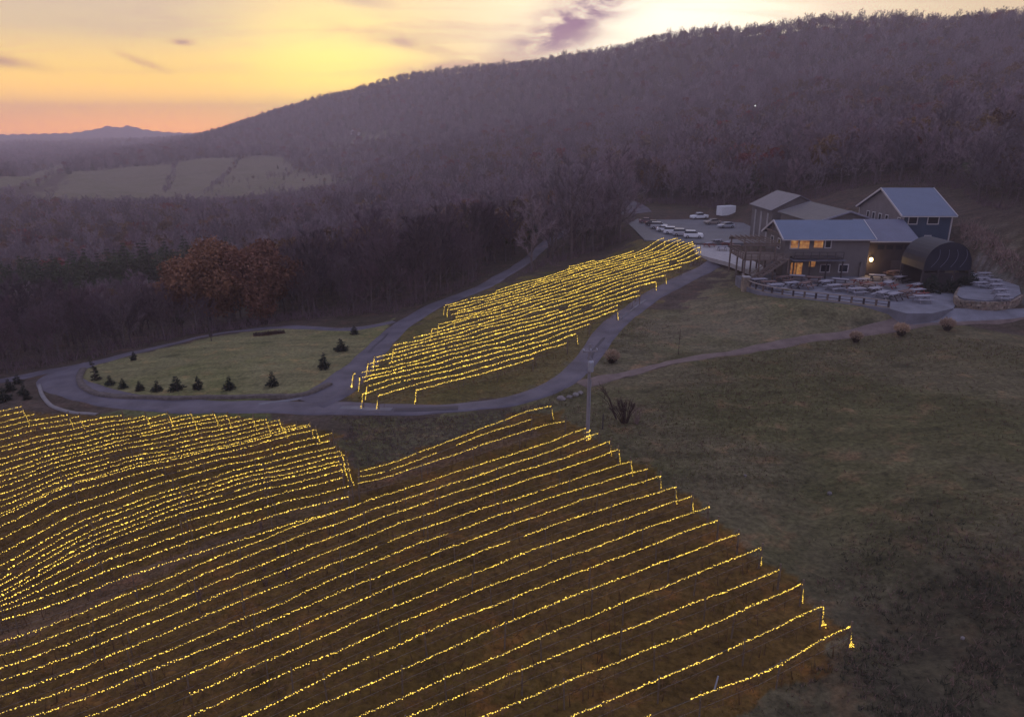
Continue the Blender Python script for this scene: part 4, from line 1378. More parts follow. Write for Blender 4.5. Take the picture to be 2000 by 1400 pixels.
GZ = 7.06
FRONT = [(1449,548),(1453,558),(1480,569),(1520,577),(1600,587),(1680,596),(1738,603)]
slab('patio', [atz(a, b, GZ) for a, b in FRONT + [(1770,612),(1820,612),(1862,602),(1872,585),(1885,560),(1892,535)]] + [(77.5, 128.2), (46.8, 128.2), (40.5, 128.2)], 5.4, GZ, M['patio'])
slab('plaza', [(44.5, 128.6), (48.0, 129.0), (48.0, 160.5), (40.8, 163.0), (38.6, 150), (42.5, 140)], 6.6, 7.40, M['concrete'])


# ------------------------------------------------------------------ buildings
def win(parent, face, a, z, w, h, t=.10, lit=False, frame=True, sill=False):
    """face: ('x', X, s) wall in the plane x=X looking to s ; ('y', Y, s).  a = position along the wall, z = centre height"""
    ax, c, s = face
    f = MB()
    b = t * s
    def bx(m, a0, a1, z0, z1, d0, d1):
        lo, hi = sorted((c + d0 * s, c + d1 * s))
        if ax == 'x':
            m.box(lo, a0, z0, hi, a1, z1)
        else:
            m.box(a0, lo, z0, a1, hi, z1)
    m = MB(); bx(m, a - w / 2, a + w / 2, z - h / 2, z + h / 2, -.02, .03)
    wn = m.build('window', M['lit' if lit else 'pane'], parent)
    if frame:
        q = .16
        bx(f, a - w / 2 - q, a - w / 2, z - h / 2 - q, z + h / 2 + q, -.02, .09)
        bx(f, a + w / 2, a + w / 2 + q, z - h / 2 - q, z + h / 2 + q, -.02, .09)
        bx(f, a - w / 2, a + w / 2, z + h / 2, z + h / 2 + q, -.02, .09)
        bx(f, a - w / 2, a + w / 2, z - h / 2 - q, z - h / 2, -.02, .12)
        f.build('frame', M['trim'], wn)
    return wn


def gable_roof(x0, x1, y0, y1, ze, zr, axis, ov, th, name, m, parent, trim=None):
    """two sloping slabs; axis 'x': ridge along x"""
    r = MB()
    if axis == 'x':
        ym = (y0 + y1) / 2
        sl = (zr - ze) / (ym - y0)
        p = [(y0 - ov, ze - sl * ov), (ym, zr), (y1 + ov, ze - sl * ov), (y1 + ov, ze - sl * ov + th), (ym, zr + th), (y0 - ov, ze - sl * ov + th)]
        r.prism(p, 'x', x0 - ov, x1 + ov)
        rf = r.build(name, m, parent)
        if trim:
            for X in (x0 - ov, x1 + ov):
                for ya, yb in ((y0 - ov, ym), (y1 + ov, ym)):
                    t = MB(); t.beam((X, ya, ze - sl * ov + th * .4), (X, yb, zr + th * .4), .12, .34); t.build('bargeboard', trim, rf)
            for Y in (y0 - ov, y1 + ov):
                t = MB(); t.beam((x0 - ov, Y, ze - sl * ov + .02), (x1 + ov, Y, ze - sl * ov + .02), .10, .2); t.build('fascia', trim, rf)
    else:
        xm = (x0 + x1) / 2
        sl = (zr - ze) / (xm - x0)
        p = [(x0 - ov, ze - sl * ov), (xm, zr), (x1 + ov, ze - sl * ov), (x1 + ov, ze - sl * ov + th), (xm, zr + th), (x0 - ov, ze - sl * ov + th)]
        r.prism(p, 'y', y0 - ov, y1 + ov)
        rf = r.build(name, m, parent)
        if trim:
            for Y in (y0 - ov, y1 + ov):
                for xa, xb in ((x0 - ov, xm), (x1 + ov, xm)):
                    t = MB(); t.beam((xa, Y, ze - sl * ov + th * .4), (xb, Y, zr + th * .4), .12, .34); t.build('bargeboard', trim, rf)
    return rf


# ---- the long hall
hall = empty('winery_hall', (48.6, 127.6, 0), 0, 'long tan hall with pale blue roof and lit windows over the patio', 'hall')
w = MB(); X, Y = 15.0, 10.0
w.prism([(0, 6.6), (Y, 6.6), (Y, 14.0), (Y / 2, 16.3), (0, 14.0)], 'x', 0, X)
w.build('wall', M['wall_tan'], hall)
gable_roof(0, X, 0, Y, 14.0, 16.35, 'x', .75, .16, 'roof', M['roof_metal'], hall, M['trim'])
tr = MB(); tr.beam((-.75, 1.6, 14.5), (-.75, Y - 1.6, 14.5), .2, .25); tr.beam((-.75, 5, 14.5), (-.75, 5, 16.2), .2, .2); tr.build('gable_truss', M['timber'], hall)
for a, lw, h in ((1.6, 1.3, 1.5), (3.4, 1.7, 1.7), (5.9, 1.6, 1.4), (7.6, .9, 1.3)):
    win(hall, ('y', 0, -1), a, 12.9, lw, h, lit=a != 7.6, frame=a in (1.6, 7.6))
win(hall, ('y', 0, -1), 5.2, 9.3, 1.1, 1.0, lit=True, frame=False)
for a in (1.9, 3.0):
    win(hall, ('y', 0, -1), a, 8.3, .95, 2.4, lit=True, frame=False).name = 'glass_door'
for a in (7.6, 10.9):
    win(hall, ('y', 0, -1), a, 8.5, 1.5, 1.2, frame=True)
win(hall, ('x', 0, -1), 3, 12.5, 1.2, 1.6, frame=True); win(hall, ('x', 0, -1), 6.6, 12.5, 1.2, 1.6, frame=True); win(hall, ('x', 0, -1), 4.4, 8.4, 2.2, 2.2, frame=False)
d = MB(); d.beam((13.9, -.32, 7.06), (13.9, -.32, 9.7), .5, .5); d.build('lamp_strip_pier', M['wall_tan'], hall)  # added pier, stands in for the strip of wall lit by the lamp
for nm, (bx0, by0, bz0, bx1, by1, bz1), mm in (('balcony_deck', (1.0, -2.4, 10.55, 9.6, 0, 10.78), 'timber_dark'), ('porch_roof', (0.6, -2.9, 10.25, 10.0, -.02, 10.42), 'roof_slate')):
    b = MB(); b.box(bx0, by0, bz0, bx1, by1, bz1); b.build(nm, M[mm], hall)
b = MB(); b.beam((1, -2.35, 11.75), (9.6, -2.35, 11.75), .1, .1); b.beam((1, -2.35, 11.2), (9.6, -2.35, 11.2), .06, .06)
for x in np.arange(1, 9.7, 1.43):
    b.beam((x, -2.35, 10.78), (x, -2.35, 11.75), .09, .09)
b.build('balcony_railing', M['timber_dark'], hall)
for x in (1.0, 3.9, 6.8, 9.6):
    b = MB(); b.beam((x, -2.3, 7.06), (x, -2.3, 10.25), .2, .2); b.build('porch_post', M['timber_dark'], hall)

# ---- two-storey timber deck with stairs against the left gable
dk = empty('timber_deck', (40.6, 124.4, 7.06), 0, 'two-storey weathered timber deck and stairs at the left end of the hall', 'deck')
for z in (3.35, ):
    b = MB(); b.box(0, 0, z, 7.85, 9, z + .22); b.build('deck_floor', M['timber'], dk)
for x in (0.1, 2.6, 5.2, 7.7):
    for y in (0.1, 4.5, 8.9):
        if x > 7 and y > .5:
            continue
        hh = 6.2 if (y < 1 or y > 8) and x < 6 else 3.35
        b = MB(); b.beam((x, y, -.3), (x, y, hh), .24, .24); b.build('post', M['timber'], dk)
for (a, c) in (((0, 0), (7.8, 0)), ((0, 0), (0, 9)), ((0, 9), (7.8, 9))):
    b = MB()
    for z in (4.55, 4.1, 3.8):
        b.beam((*a, z), (*c, z), .10, .12)
    n = 7
    for k in range(n + 1):
        p = [a[i] + (c[i] - a[i]) * k / n for i in (0, 1)]
        b.beam((*p, 3.5), (*p, 4.6), .1, .1)
    b.build('railing', M['timber'], dk)
for z, off in ((6.0, .0), (6.25, .25)):
    b = MB(); b.beam((-.4, off, z), (6.0, off, z), .18, .24); b.beam((-.4, 8.9 - off, z), (6.0, 8.9 - off, z), .18, .24); b.build('pergola_beam', M['timber'], dk)
for x in np.arange(0, 5.6, .9):
    b = MB(); b.beam((x, -.5, 6.5), (x, 9.4, 6.5), .1, .2); b.build('rafter', M['timber'], dk)
st = MB()
for k in range(12):
    st.box(1.2 + k * .42, -1.9, k * .30 - .1, 1.7 + k * .42, -.25, k * .30 + .05)
st.build('stair_treads', M['timber'], dk)
st = MB()
for y in (-1.95, -.2):
    st.beam((.9, y, -.1), (6.6, y, 3.75), .12, .34); st.beam((.9, y, .95), (6.6, y, 4.8), .10, .12)
    for k in range(6):
        st.beam((1.2 + k * 1.05, y, k * .7), (1.2 + k * 1.05, y, 1.0 + k * .72), .08, .08)
st.build('stair_rail', M['timber'], dk)

# ---- tower barn
tw = empty('tower_barn', (73.3, 136.0, 0), 0, 'tall barn with blue-grey gable roof, white trim and navy front wall', 'barn')
X, Y = 9.3, 17.7
b = MB(); b.prism([(0, 6.6), (Y, 6.6), (Y, 17.0), (Y / 2, 21.1), (0, 17.0)], 'x', 0, .3); b.build('gable_wall', M['wall_grey'], tw)
b = MB(); b.prism([(0, 6.6), (Y, 6.6), (Y, 17.0), (Y / 2, 21.1), (0, 17.0)], 'x', X - .3, X); b.build('gable_wall', M['wall_grey'], tw)
b = MB(); b.box(.3, 0, 6.6, X - .3, .3, 17.0); b.build('front_wall', M['wall_blue'], tw)
b = MB(); b.box(.3, Y - .3, 6.6, X - .3, Y, 17.0); b.build('back_wall', M['wall_grey'], tw)
gable_roof(0, X, 0, Y, 17.0, 21.15, 'x', .55, .18, 'roof', M['roof_tower'], tw, M['trim'])
for x, y in ((-.03, -.03), (X - .17, -.03), (-.03, Y - .17)):
    b = MB(); b.box(x, y, 6.7, x + .22, y + .22, 16.85); b.build('corner_board', M['trim'], tw)
for a in (1.2, 5.9, 8.6, 11.2, 13.6):
    win(tw, ('x', 0, -1), a, 15.7, .95, 1.15)
for a in (1.9, 5.7):
    win(tw, ('y', 0, -1), a, 16.0, 1.5 if a < 3 else 1.9, 1.2)
win(tw, ('y', 0, -1), 5.2, 12.6, 1.0, 1.0)

# ---- lower wing between hall and barn
lw = empty('link_wing', (64.3, 129.4, 0), 0, 'low dark wing with shed roof joining hall and tall barn', 'wing')
b = MB(); b.prism([(0, 6.6), (6.4, 6.6), (6.4, 15.9), (0, 13.1)], 'x', 0, 8.9); b.build('wall', M['wall_dark'], lw)
b = MB(); b.prism([(-.7, 13.0), (6.5, 16.1), (6.5, 16.28), (-.7, 13.18)], 'x', -.5, 8.98); rf = b.build('roof', M['roof_lean'], lw)
b = MB(); b.beam((-.5, -.7, 13.06), (8.98, -.7, 13.06), .1, .22); b.build('fascia', M['trim'], rf)
for a in (2.3, 3.9, 5.6, 7.2):
    win(lw, ('y', 0, -1), a, 12.0, 1.2, .8, frame=False)
b = MB(); b.box(4.6, -.04, 7.06, 7.0, .02, 9.6); b.build('barn_door', M['timber_dark'], lw)
lp = MB(); lp.lathe([(.03, -.36), (.24, -.28), (.3, 0), (.24, .28), (.03, .36)], 10)
wl = empty('wall_lamp', (64.9, 128.85, 9.85), 0, 'bright warm wall lamp between hall and dark wing', 'wall lamp')
lp.build('lamp_glass', M['lamp'], wl)
b = MB(); b.beam((0, 0, .3), (0, .55, .3), .08, .08); b.box(-.12, .45, .1, .12, .56, .5); b.build('bracket', M['timber_dark'], wl)
pl = bpy.data.lights.new('lamp_light', 'POINT'); pl.energy, pl.color, pl.shadow_soft_size = 330, (1.0, .62, .25), .2
plo = bpy.data.objects.new('lamp_light', pl); plo.location = (64.5, 128.2, 9.75); COL.objects.link(plo)

# ---- two plain sheds behind
sh = empty('back_shed', (58.2, 162.5, 0), 0, 'grey-roofed tan shed behind the winery, the farther of two', 'shed')
X, Y = 11.5, 14
b = MB(); b.prism([(0, 7.2), (X, 7.2), (X, 15.3), (X / 2, 18.2), (0, 15.3)], 'y', 0, Y); b.build('wall', M['wall_tan'], sh)
gable_roof(0, X, 0, Y, 15.3, 18.25, 'y', .6, .16, 'roof', M['roof_slate'], sh)
for y in (2.5, 7, 11):
    b = MB(); b.box(-.12, y - .5, 7.6, .02, y + .5, 14.2); b.build('pale_post', M['concrete'], sh)
s2 = empty('middle_shed', (59.4, 141.5, 0), 0, 'brown-grey roofed shed between the hall and the farther shed', 'shed')
X, Y = 12.6, 19
b = MB(); b.prism([(0, 6.8), (X, 6.8), (X, 15.0), (X / 2, 17.0), (0, 15.0)], 'y', 0, Y); b.build('wall', M['wall_tan'], s2)
gable_roof(0, X, 0, Y, 15.0, 17.05, 'y', .5, .16, 'roof', M['roof_tan'], s2, M['table_pale'])

# ---- dark vaulted canopy at the right of the barn
cv = empty('vaulted_canopy', (67.3, 116.2, 7.06), 0, 'dark navy vaulted canopy with pale curved ribs right of the barn', 'canopy')
W_, D_ = 7.8, 7.0


def arch(t):      # t 0..1 over the vault from the front eave up and over to the right
    a = math.pi * (1.0 - t)
    return (W_ / 2 + W_ / 2 * math.cos(a), 3.2 + 4.6 * math.sin(a) ** .8)


vs_, fs_ = [], []
N_ = 18
for i in range(N_ + 1):
    x, z = arch(i / N_)
    for y in (0, D_ * .5, D_):
        vs_.append((x, y, z))
for i in range(N_):
    for j in range(2):
        fs_.append((i * 3 + j, i * 3 + j + 1, i * 3 + j + 4, i * 3 + j + 3))
b = MB(); b.add(vs_, fs_)
cn = b.build('membrane', M['canopy'], cv)
sd = cn.modifiers.new('thickness', 'SOLIDIFY'); sd.thickness = .08
fr_ = MB()
front = [(*(arch(i / N_)),) for i in range(N_ + 1)]
fr_.prism([(x, z - .02) for x, z in front] , 'y', .06, .14)
fr_.build('front_panel', M['canopy'], cv)
for k, xx in enumerate((1.7, 3.2, 4.9, 6.4)):
    b = MB()
    P_ = []
    for i in range(8):
        u = i / 7
        P_.append((xx + (.55 * math.sin(u * 3.0) if k < 2 else .75 * math.sin(u * 2.6)) - .5 + u * (.9 if k < 2 else .2), .0, 3.7 + u * 2.9))
    for p, q in zip(P_[:-1], P_[1:]):
        b.tube(p, q, .05, .05, 4)
    b.build('rib', M['rib'], cv)
for x in (.1, 2.6, 5.2, 7.7):
    for y in (.1, 6.9):
        b = MB(); b.beam((x, y, -.3), (x, y, 3.3), .2, .2); b.build('post', M['timber_dark'], cv)
b = MB(); b.box(.3, 6.6, 0, 7.5, 6.75, 3.6); b.build('back_panel', M['wall_dark'], cv)
b = MB()
for x0, x1 in ((.1, 2.5), (2.7, 5.1), (5.3, 7.6)):
    b.box(x0, .3, 0, x1, .5, 2.7)
b.build('shade_panel', M['wall_dark'], cv)  # dark panels added in place of the shaded space under the canopy


# ---- raised terrace on the right with a stone wall of separate stones
TZ = 8.1
terr = [atz(a, b, TZ) for a, b in ((1882,552),(1872,566),(1869,576),(1880,583),(1925,587),(1972,585),(1994,574),(1990,556),(1962,528),(1930,508),(1904,514))]
slab('terrace', terr, 5.6, TZ, M['patio'])
W0 = atz(1870, 606, 6.0)
wall = empty('terrace_wall', (W0[0], W0[1], 6.0), 0, 'curved dry stone wall holding up the right-hand terrace', 'stone wall')
wc = catmull(np.array([atz(a, b, TZ) for a, b in ((1881,553),(1871,566),(1867,576),(1879,585),(1925,589),(1974,587),(1997,575))]), .12)
stone_me = []
for k in range(6):
    m = MB(); m.box(-.30, -.20, -.16, .30, .20, .16)
    me = m.mesh('stone')
    for v in me.vertices:
        v.co += Vector((random.uniform(-.07, .07), random.uniform(-.05, .05), random.uniform(-.04, .04)))
    me.materials.append(M['stone'])
    stone_me.append(me)
cl_ = np.concatenate([[0], np.cumsum(np.linalg.norm(np.diff(wc, axis=0), axis=1))])
for row in range(6):
    t = random.uniform(0, .3)
    while t < cl_[-1]:
        p = np.array([np.interp(t, cl_, wc[:, 0]), np.interp(t, cl_, wc[:, 1])])
        q = np.array([np.interp(t + .1, cl_, wc[:, 0]), np.interp(t + .1, cl_, wc[:, 1])])
        o = link('stone', random.choice(stone_me), wall, (p[0] - W0[0], p[1] - W0[1], .15 + row * .345))
        o.rotation_euler = (0, 0, math.atan2(q[1] - p[1], q[0] - p[0]) + random.uniform(-.08, .08) + random.choice((0, math.pi)))
        o.scale = (random.uniform(.85, 1.1), 1, random.uniform(.95, 1.05))
        t += random.uniform(.58, .68)

# ---- patio rail: capped timber rail on posts along the patio edge
rail = empty('patio_railing', (40, 112.5, 7.06), 0, 'tan capped railing on dark posts along the front edge of the patio', 'railing')
rp = catmull(np.array([atz(a + 1, b - 2, GZ) for a, b in FRONT]), .5)
R0 = rp[0]
rail.location = (R0[0], R0[1], GZ)
rw = empty('patio_wall', (R0[0], R0[1], GZ), 0, 'low brown stone retaining wall below the patio railing', 'stone wall')
b = MB()
for a, c in zip(rp[:-1:2], rp[2::2]):
    b.beam((a[0] - R0[0], a[1] - R0[1], -.72), (c[0] - R0[0], c[1] - R0[1], -.72), .44, 1.58)
b.build('coursed_stone', M['stone'], rw)
cap = MB(); low = MB()
dd = np.concatenate([[0], np.cumsum(np.linalg.norm(np.diff(rp, axis=0), axis=1))])
tt = np.arange(0, dd[-1], 1.7)
pp = np.column_stack([np.interp(tt, dd, rp[:, 0]), np.interp(tt, dd, rp[:, 1])]) - R0
for a, c in zip(pp[:-1], pp[1:]):
    cap.beam((*a, 1.02), (*c, 1.02), .42, .10)
    low.beam((*a, .45), (*c, .45), .05, .1)
cap.build('cap_rail', M['cap_timber'], rail); low.build('lower_rail', M['timber_dark'], rail)
for k, a in enumerate(pp):
    b = MB(); b.beam((*a, -1.2), (*a, .97), .24, .24); b.build('post', M['timber_dark' if k % 2 else 'timber'], rail)
pr = empty('entrance_pillar', (40.0, 116.6, 7.06), 0, 'pale stone pillar at the left corner of the patio rail', 'pillar')
b = MB(); b.box(-.5, -.5, -1.2, .5, .5, 1.5); b.build('shaft', M['stone'], pr)
b = MB(); b.box(-.62, -.62, 1.5, .62, .62, 1.68); b.build('cap', M['concrete'], pr)
q = atz(1456, 559, GZ)
pr.location = (q[0], q[1], GZ)


# ------------------------------------------------------------------ tables
def make_table(top, benchm):
    t = empty('picnic_table')
    b = MB(); b.box(-.95, -.42, .72, .95, .42, .78); b.build('table_top', M[top], t)
    for s in (-1, 1):
        b = MB(); b.box(-.95, s * .82 - .15, .42, .95, s * .82 + .15, .47); b.build('bench', M[benchm], t)
    for x in (-.6, .6):
        b = MB(); b.beam((x, -.78, 0), (x, -.25, .72), .08, .1); b.beam((x, .78, 0), (x, .25, .72), .08, .1); b.beam((x, -.9, .40), (x, .9, .40), .06, .08); b.build('leg_frame', M[benchm], t)
    return t


TAB = {'pale': make_table('table_pale', 'timber_dark'), 'brown': make_table('table_brown', 'table_brown'), 'red': make_table('table_pale', 'table_red'), 'all': make_table('table_pale', 'table_pale')}
tused = set()


def table(px, py, kind, rz, label, group, z=GZ + .01, sc=1.0):
    d = ray(px, py); t = (z - CAM_H) / d[2]
    p = (d[0] * t, d[1] * t, z)
    if kind not in tused:
        tused.add(kind)
        o = TAB[kind]; kids(o)
        o.location = p; o.rotation_euler = (0, 0, rz); o.scale = (sc,) * 3
        return tag(o, label, 'picnic table', group)
    return dup(TAB[kind], p, rz, sc, label, group)


g1 = 'picnic tables on the main patio'
R_ = math.radians
for px, py, k, rz, lb in ((1482,556,'pale',10,'pale picnic table next to the left corner pillar of the patio'),
                          (1500,561,'brown',5,'brown picnic table by the rail near the patio left corner'),
                          (1530,551,'brown',30,'brown picnic table near the hall steps, left end of the patio'),
                          (1545,563,'pale',25,'pale picnic table at the rail in the left half of the patio'),
                          (1556,549,'pale',-20,'pale picnic table just in front of the glowing hall doors'),
                          (1573,563,'brown',40,'brown picnic table right of the pale one at the left half of the rail'),
                          (1612,560,'pale',35,'pale picnic table in the centre of the patio, left of a gap'),
                          (1628,568,'all',20,'all-white picnic table by the rail in mid patio'),
                          (1640,556,'pale',-30,'pale picnic table behind the all-white one in mid patio'),
                          (1672,575,'all',10,'white table with white benches by the right half of the rail'),
                          (1682,556,'red',15,'red-benched picnic table in the middle of the right half of the patio'),
                          (1697,566,'brown',25,'brown picnic table beside the red-benched table in the right half of the patio'),
                          (1722,582,'all',40,'white picnic table slanted at the right end of the rail'),
                          (1734,562,'red',45,'red-benched picnic table slanted in front of the dark wing'),
                          (1757,551,'pale',35,'pale picnic table near the dark wing wall'),
                          (1745,540,'brown',20,'brown picnic table against the dark wing wall'),
                          (1792,566,'red',30,'red-benched picnic table left of the canopy'),
                          (1790,577,'red',20,'red-benched picnic table nearest the open right patio edge'),
                          (1515,567,'all',15,'white picnic table tight against the rail near the left corner'), (1590,552,'brown',-10,'brown picnic table behind the others, just right of the glowing doors'),
                          (1655,567,'brown',20,'brown picnic table between two white ones at mid rail'), (1712,548,'pale',-15,'pale picnic table below the wall lamp'), (1708,574,'pale',30,'pale picnic table by the right half of the rail, left of the slanted one'),
                          (1768,580,'brown',30,'brown picnic table in the open right part of the patio'), (1745,585,'pale',35,'pale picnic table just right of the rail end'),
                          (1800,590,'all',5,'white picnic table alone near the patio mouth on the drive')):
    table(px, py, k, R_(rz), lb, g1, sc=1.35)
g2 = 'white tables on the right-hand terrace'
for px, py, rz, lb in ((1921,542,0,'farthest white table of the left file on the raised terrace'), (1918,552,0,'second white table of the left file on the raised terrace'), (1914,561,0,'nearest white table of the left file on the raised terrace'),
                       (1941,556,4,'farthest white table of the right file on the raised terrace'), (1945,565,4,'second white table of the right file on the raised terrace'), (1952,575,4,'third white table of the right file on the raised terrace'), (1957,586,4,'nearest white table of the right file, by the stone wall')):
    table(px, py, 'all', R_(rz), lb, g2, z=TZ + .01, sc=1.1)
g3 = 'tables on the plaza by the car park'
for px, py, k, lb in ((1385,482,'red','red-benched table on the pale plaza beside the top vine rows'), (1402,476,'pale','pale table at the back of the plaza by the car park'), (1420,480,'red','red-benched table in the middle of the pale plaza'), (1435,487,'brown','brown table at the plaza edge next to the timber deck'), (1410,489,'all','white table at the front of the pale plaza')):
    table(px, py, k, R_(random.uniform(-30, 60)), lb, g3, z=7.42, sc=1.2)


# ------------------------------------------------------------------ vehicles
def make_car(kind, paint):
    c = empty(kind)
    L, Wd = (4.5, 1.8) if kind != 'parked_van' else (5.2, 1.95)
    if kind == 'parked_suv':
        prof = [(-2.2, .32), (-2.25, .75), (-2.15, 1.05), (-1.95, 1.15), (-.95, 1.2), (2.1, 1.15), (2.25, 1.0), (2.25, .5), (2.2, .32)]
        cab = [(-1.0, 1.18), (-.35, 1.72), (1.75, 1.76), (2.15, 1.15)]
    elif kind == 'parked_pickup':
        prof = [(-2.6, .35), (-2.65, .8), (-2.5, 1.1), (-1.2, 1.18), (2.6, 1.18), (2.65, .5), (2.6, .35)]
        cab = [(-1.25, 1.16), (-.6, 1.8), (.75, 1.82), (1.0, 1.16)]
    else:
        prof = [(-2.2, .28), (-2.25, .65), (-2.1, .85), (-1.0, .95), (1.6, .98), (2.2, .9), (2.25, .5), (2.2, .28)]
        cab = [(-1.1, .93), (-.35, 1.42), (.95, 1.45), (1.75, .95)]
    b = MB(); b.prism(prof, 'y', -Wd / 2, Wd / 2)
    bo = b.build('body', paint, c)
    bv = bo.modifiers.new('soft', 'BEVEL'); bv.width = .09; bv.segments = 2
    g = MB(); n = len(cab)
    vs2 = [(x, -(Wd / 2 - .06 - .20 * (z - cab[0][1])), z) for x, z in cab] + [(x, (Wd / 2 - .06 - .20 * (z - cab[0][1])), z) for x, z in cab]
    g.add(vs2, [(0, 1, 2, 3), (7, 6, 5, 4), (0, 4, 5, 1), (1, 5, 6, 2), (2, 6, 7, 3), (3, 7, 4, 0)])
    g.build('glasshouse', M['pane'], c)
    zt = cab[1][1]
    r = MB(); r.box(cab[1][0] - .05, -(Wd / 2 - .17), zt - .03, cab[2][0] + .08, Wd / 2 - .17, zt + .07)
    ro = r.build('roof', paint, c); bv = ro.modifiers.new('soft', 'BEVEL'); bv.width = .04; bv.segments = 2
    for x in (prof[0][0] + .85, -prof[0][0] - .85):
        for s in (-1, 1):
            w_ = MB(); w_.lathe([(.16, -.11), (.33, -.11), (.35, -.06), (.35, .06), (.33, .11), (.16, .11)], 14)
            wo = w_.build('wheel', M['tyre'], c, (x, s * (Wd / 2 - .08), .35)); wo.rotation_euler = (math.pi / 2, 0, 0)
            h = MB(); h.lathe([(.19, -.125), (.19, .125)], 10); h.build('rim', M['rim'], wo)
    for s in (-1, 1):
        h = MB(); h.box(prof[1][0] - .04, s * .62 - .18, .68, prof[1][0] + .15, s * .62 + .18, .84); h.build('headlight', M['lampglass'], c)
        h = MB(); h.box(-prof[1][0] - .16, s * .68 - .13, .72, -prof[1][0] + .04, s * .68 + .13, .95); h.build('tail_light', M['tail'], c)
    return c


CARZ = 7.79


def park(c, px, py, rz, label, first=False, scale=1.0):
    d = ray(px, py); t = (CARZ - CAM_H) / d[2]
    p = (d[0] * t, d[1] * t, CARZ)
    kids(c)
    if first:
        c.location = p; c.rotation_euler = (0, 0, rz); c.scale = (scale,) * 3
        return tag(c, label, 'car', 'cars in the winery car park')
    return dup(c, p, rz, scale, label, 'cars in the winery car park')


wsuv = make_car('parked_suv', M['white_paint'])
ssuv = make_car('parked_suv', M['silver_paint'])
sed = make_car('parked_car', M['white_paint'])
tcar = make_car('parked_car', M['tan_paint'])
dcar = make_car('parked_car', M['dark_paint'])
mcar = make_car('parked_car', M['maroon_paint'])
pick = make_car('parked_pickup', M['white_paint'])
ang = R_(168)
park(wsuv, 1354, 465, ang, 'white suv at the right end of the parked row, nearest the plaza', True)
park(ssuv, 1332, 461, ang, 'silver suv second from the right end of the parked row', True)
park(wsuv, 1314, 457, ang, 'white suv in the middle of the parked row between silver suv and white sedan')
park(sed, 1299, 452, ang, 'white sedan near the middle of the parked row', True)
park(ssuv, 1287, 447, ang, 'silver suv on the left half of the parked row, beside the dark sedan')
park(dcar, 1277, 441, ang, 'dark sedan beside the maroon car at the left end of the row', True)
park(mcar, 1264, 436, ang, 'dusty maroon car at the far left end of the parked row', True)
park(pick, 1365, 428, R_(20), 'white pickup with open bed parked by the woods across the lot', True)
park(tcar, 1391, 438, R_(15), 'tan sedan between white pickup and silver sedan across the lot', True)
s3 = make_car('parked_car', M['silver_paint'])
park(s3, 1418, 445, R_(12), 'silver sedan in front of the white box trailer', True)
bt = empty('box_trailer', (0, 0, 0), R_(25), 'white box trailer standing at the far edge of the car park', 'trailer')
d = ray(1417, 425); t = (CARZ - CAM_H) / d[2]
bt.location = (d[0] * t, d[1] * t, CARZ)
b = MB(); b.box(-2.6, -1.2, .7, 2.6, 1.2, 3.4); bo = b.build('box', M['white_paint'], bt); bv = bo.modifiers.new('soft', 'BEVEL'); bv.width = .06
b = MB(); b.box(2.58, -1.05, .85, 2.66, -.03, 3.2); b.build('door', M['silver_paint'], bt)
b = MB(); b.box(2.58, .03, .85, 2.66, 1.05, 3.2); b.build('door', M['silver_paint'], bt)
b = MB(); b.box(-2.6, -.5, .5, 2.6, .5, .7); b.beam((-2.6, 0, .6), (-3.7, 0, .55), .12, .12); b.build('chassis', M['timber_dark'], bt)
for x in (-.5, .5):
    for s in (-1, 1):
        w_ = MB(); w_.lathe([(.16, -.11), (.36, -.11), (.36, .11), (.16, .11)], 12); wo = w_.build('wheel', M['tyre'], bt, (x, s * 1.1, .36)); wo.rotation_euler = (math.pi / 2, 0, 0)


# ------------------------------------------------------------------ pole, posts, shrubs
p = hit(1147, 858)
up = empty('utility_pole', p, R_(12), 'grey wooden utility pole with transformer beside the vine row ends', 'utility pole')
up.scale = (1.1, 1.1, 1.17)
b = MB(); b.tube((0, 0, -.5), (-.05, 0, 8.6), .17, .12, 10, True); b.build('pole', M['pole'], up)
b = MB(); b.lathe([(.02, 0), (.24, .03), (.26, .1), (.26, .85), (.22, .95), (.05, 1.0)], 12, (-.02, -.38, 6.3)); tb_ = b.build('transformer', M['steel'], up, smooth=False)
b = MB(); b.lathe([(.05, 0), (.07, .1), (.03, .22)], 8, (-.02, -.38, 7.3)); b.build('bushing', M['pole'], tb_)
b = MB(); b.beam((-.05, -.3, 6.9), (-.05, .05, 6.9), .1, .1); b.build('bracket', M['steel'], up)
b = MB(); b.beam((-.75, -.13, 8.0), (.65, -.13, 8.0), .12, .14); ca = b.build('cross_arm', M['pole'], up)
for x in (-.65, .0, .55):
    b = MB(); b.lathe([(.05, 0), (.09, .08), (.05, .2)], 8, (x, -.13, 8.07)); b.build('insulator', M['steel'], ca)
b = MB(); b.beam((.12, -.1, 0), (.12, -.1, 5.5), .06, .06); b.build('conduit', M['steel'], up)
# tangle of lights wound round the pole's foot
lt = empty('light_string', p, 0, 'bundle of yellow lights wound round the foot of the utility pole', 'string lights')
q = np.array([(.24 * math.cos(a * 1.1), .24 * math.sin(a * 1.1), .1 + a * .075) for a in np.arange(0, 14, .5)])
polyline(q, .012).build('cable', M['cable'], lt, fixn=False)
B = np.vstack([q + RNG.normal(size=q.shape) * .03, RNG.normal(size=(14, 3)) * [.18, .18, .1] + [0, -.15, .15]])
V = (OCT_V[None] * .055 + B[:, None]).reshape(-1, 3); F = (OCT_F[None] + (np.arange(len(B)) * 6)[:, None, None]).reshape(-1, 3)
tag(link('bulbs', np_mesh('bulbs', V, F, M['bulb']), lt), kind='stuff')

p = hit(1177, 838)
b = MB(); b.tube((0, 0, -.3), (0, 0, 1.7), .07, .06, 6, True); o = b.build('fence_post', M['timber_dark'], None, tuple(p)); tag(o, 'short dark post standing between utility pole and bare shrub', 'post')


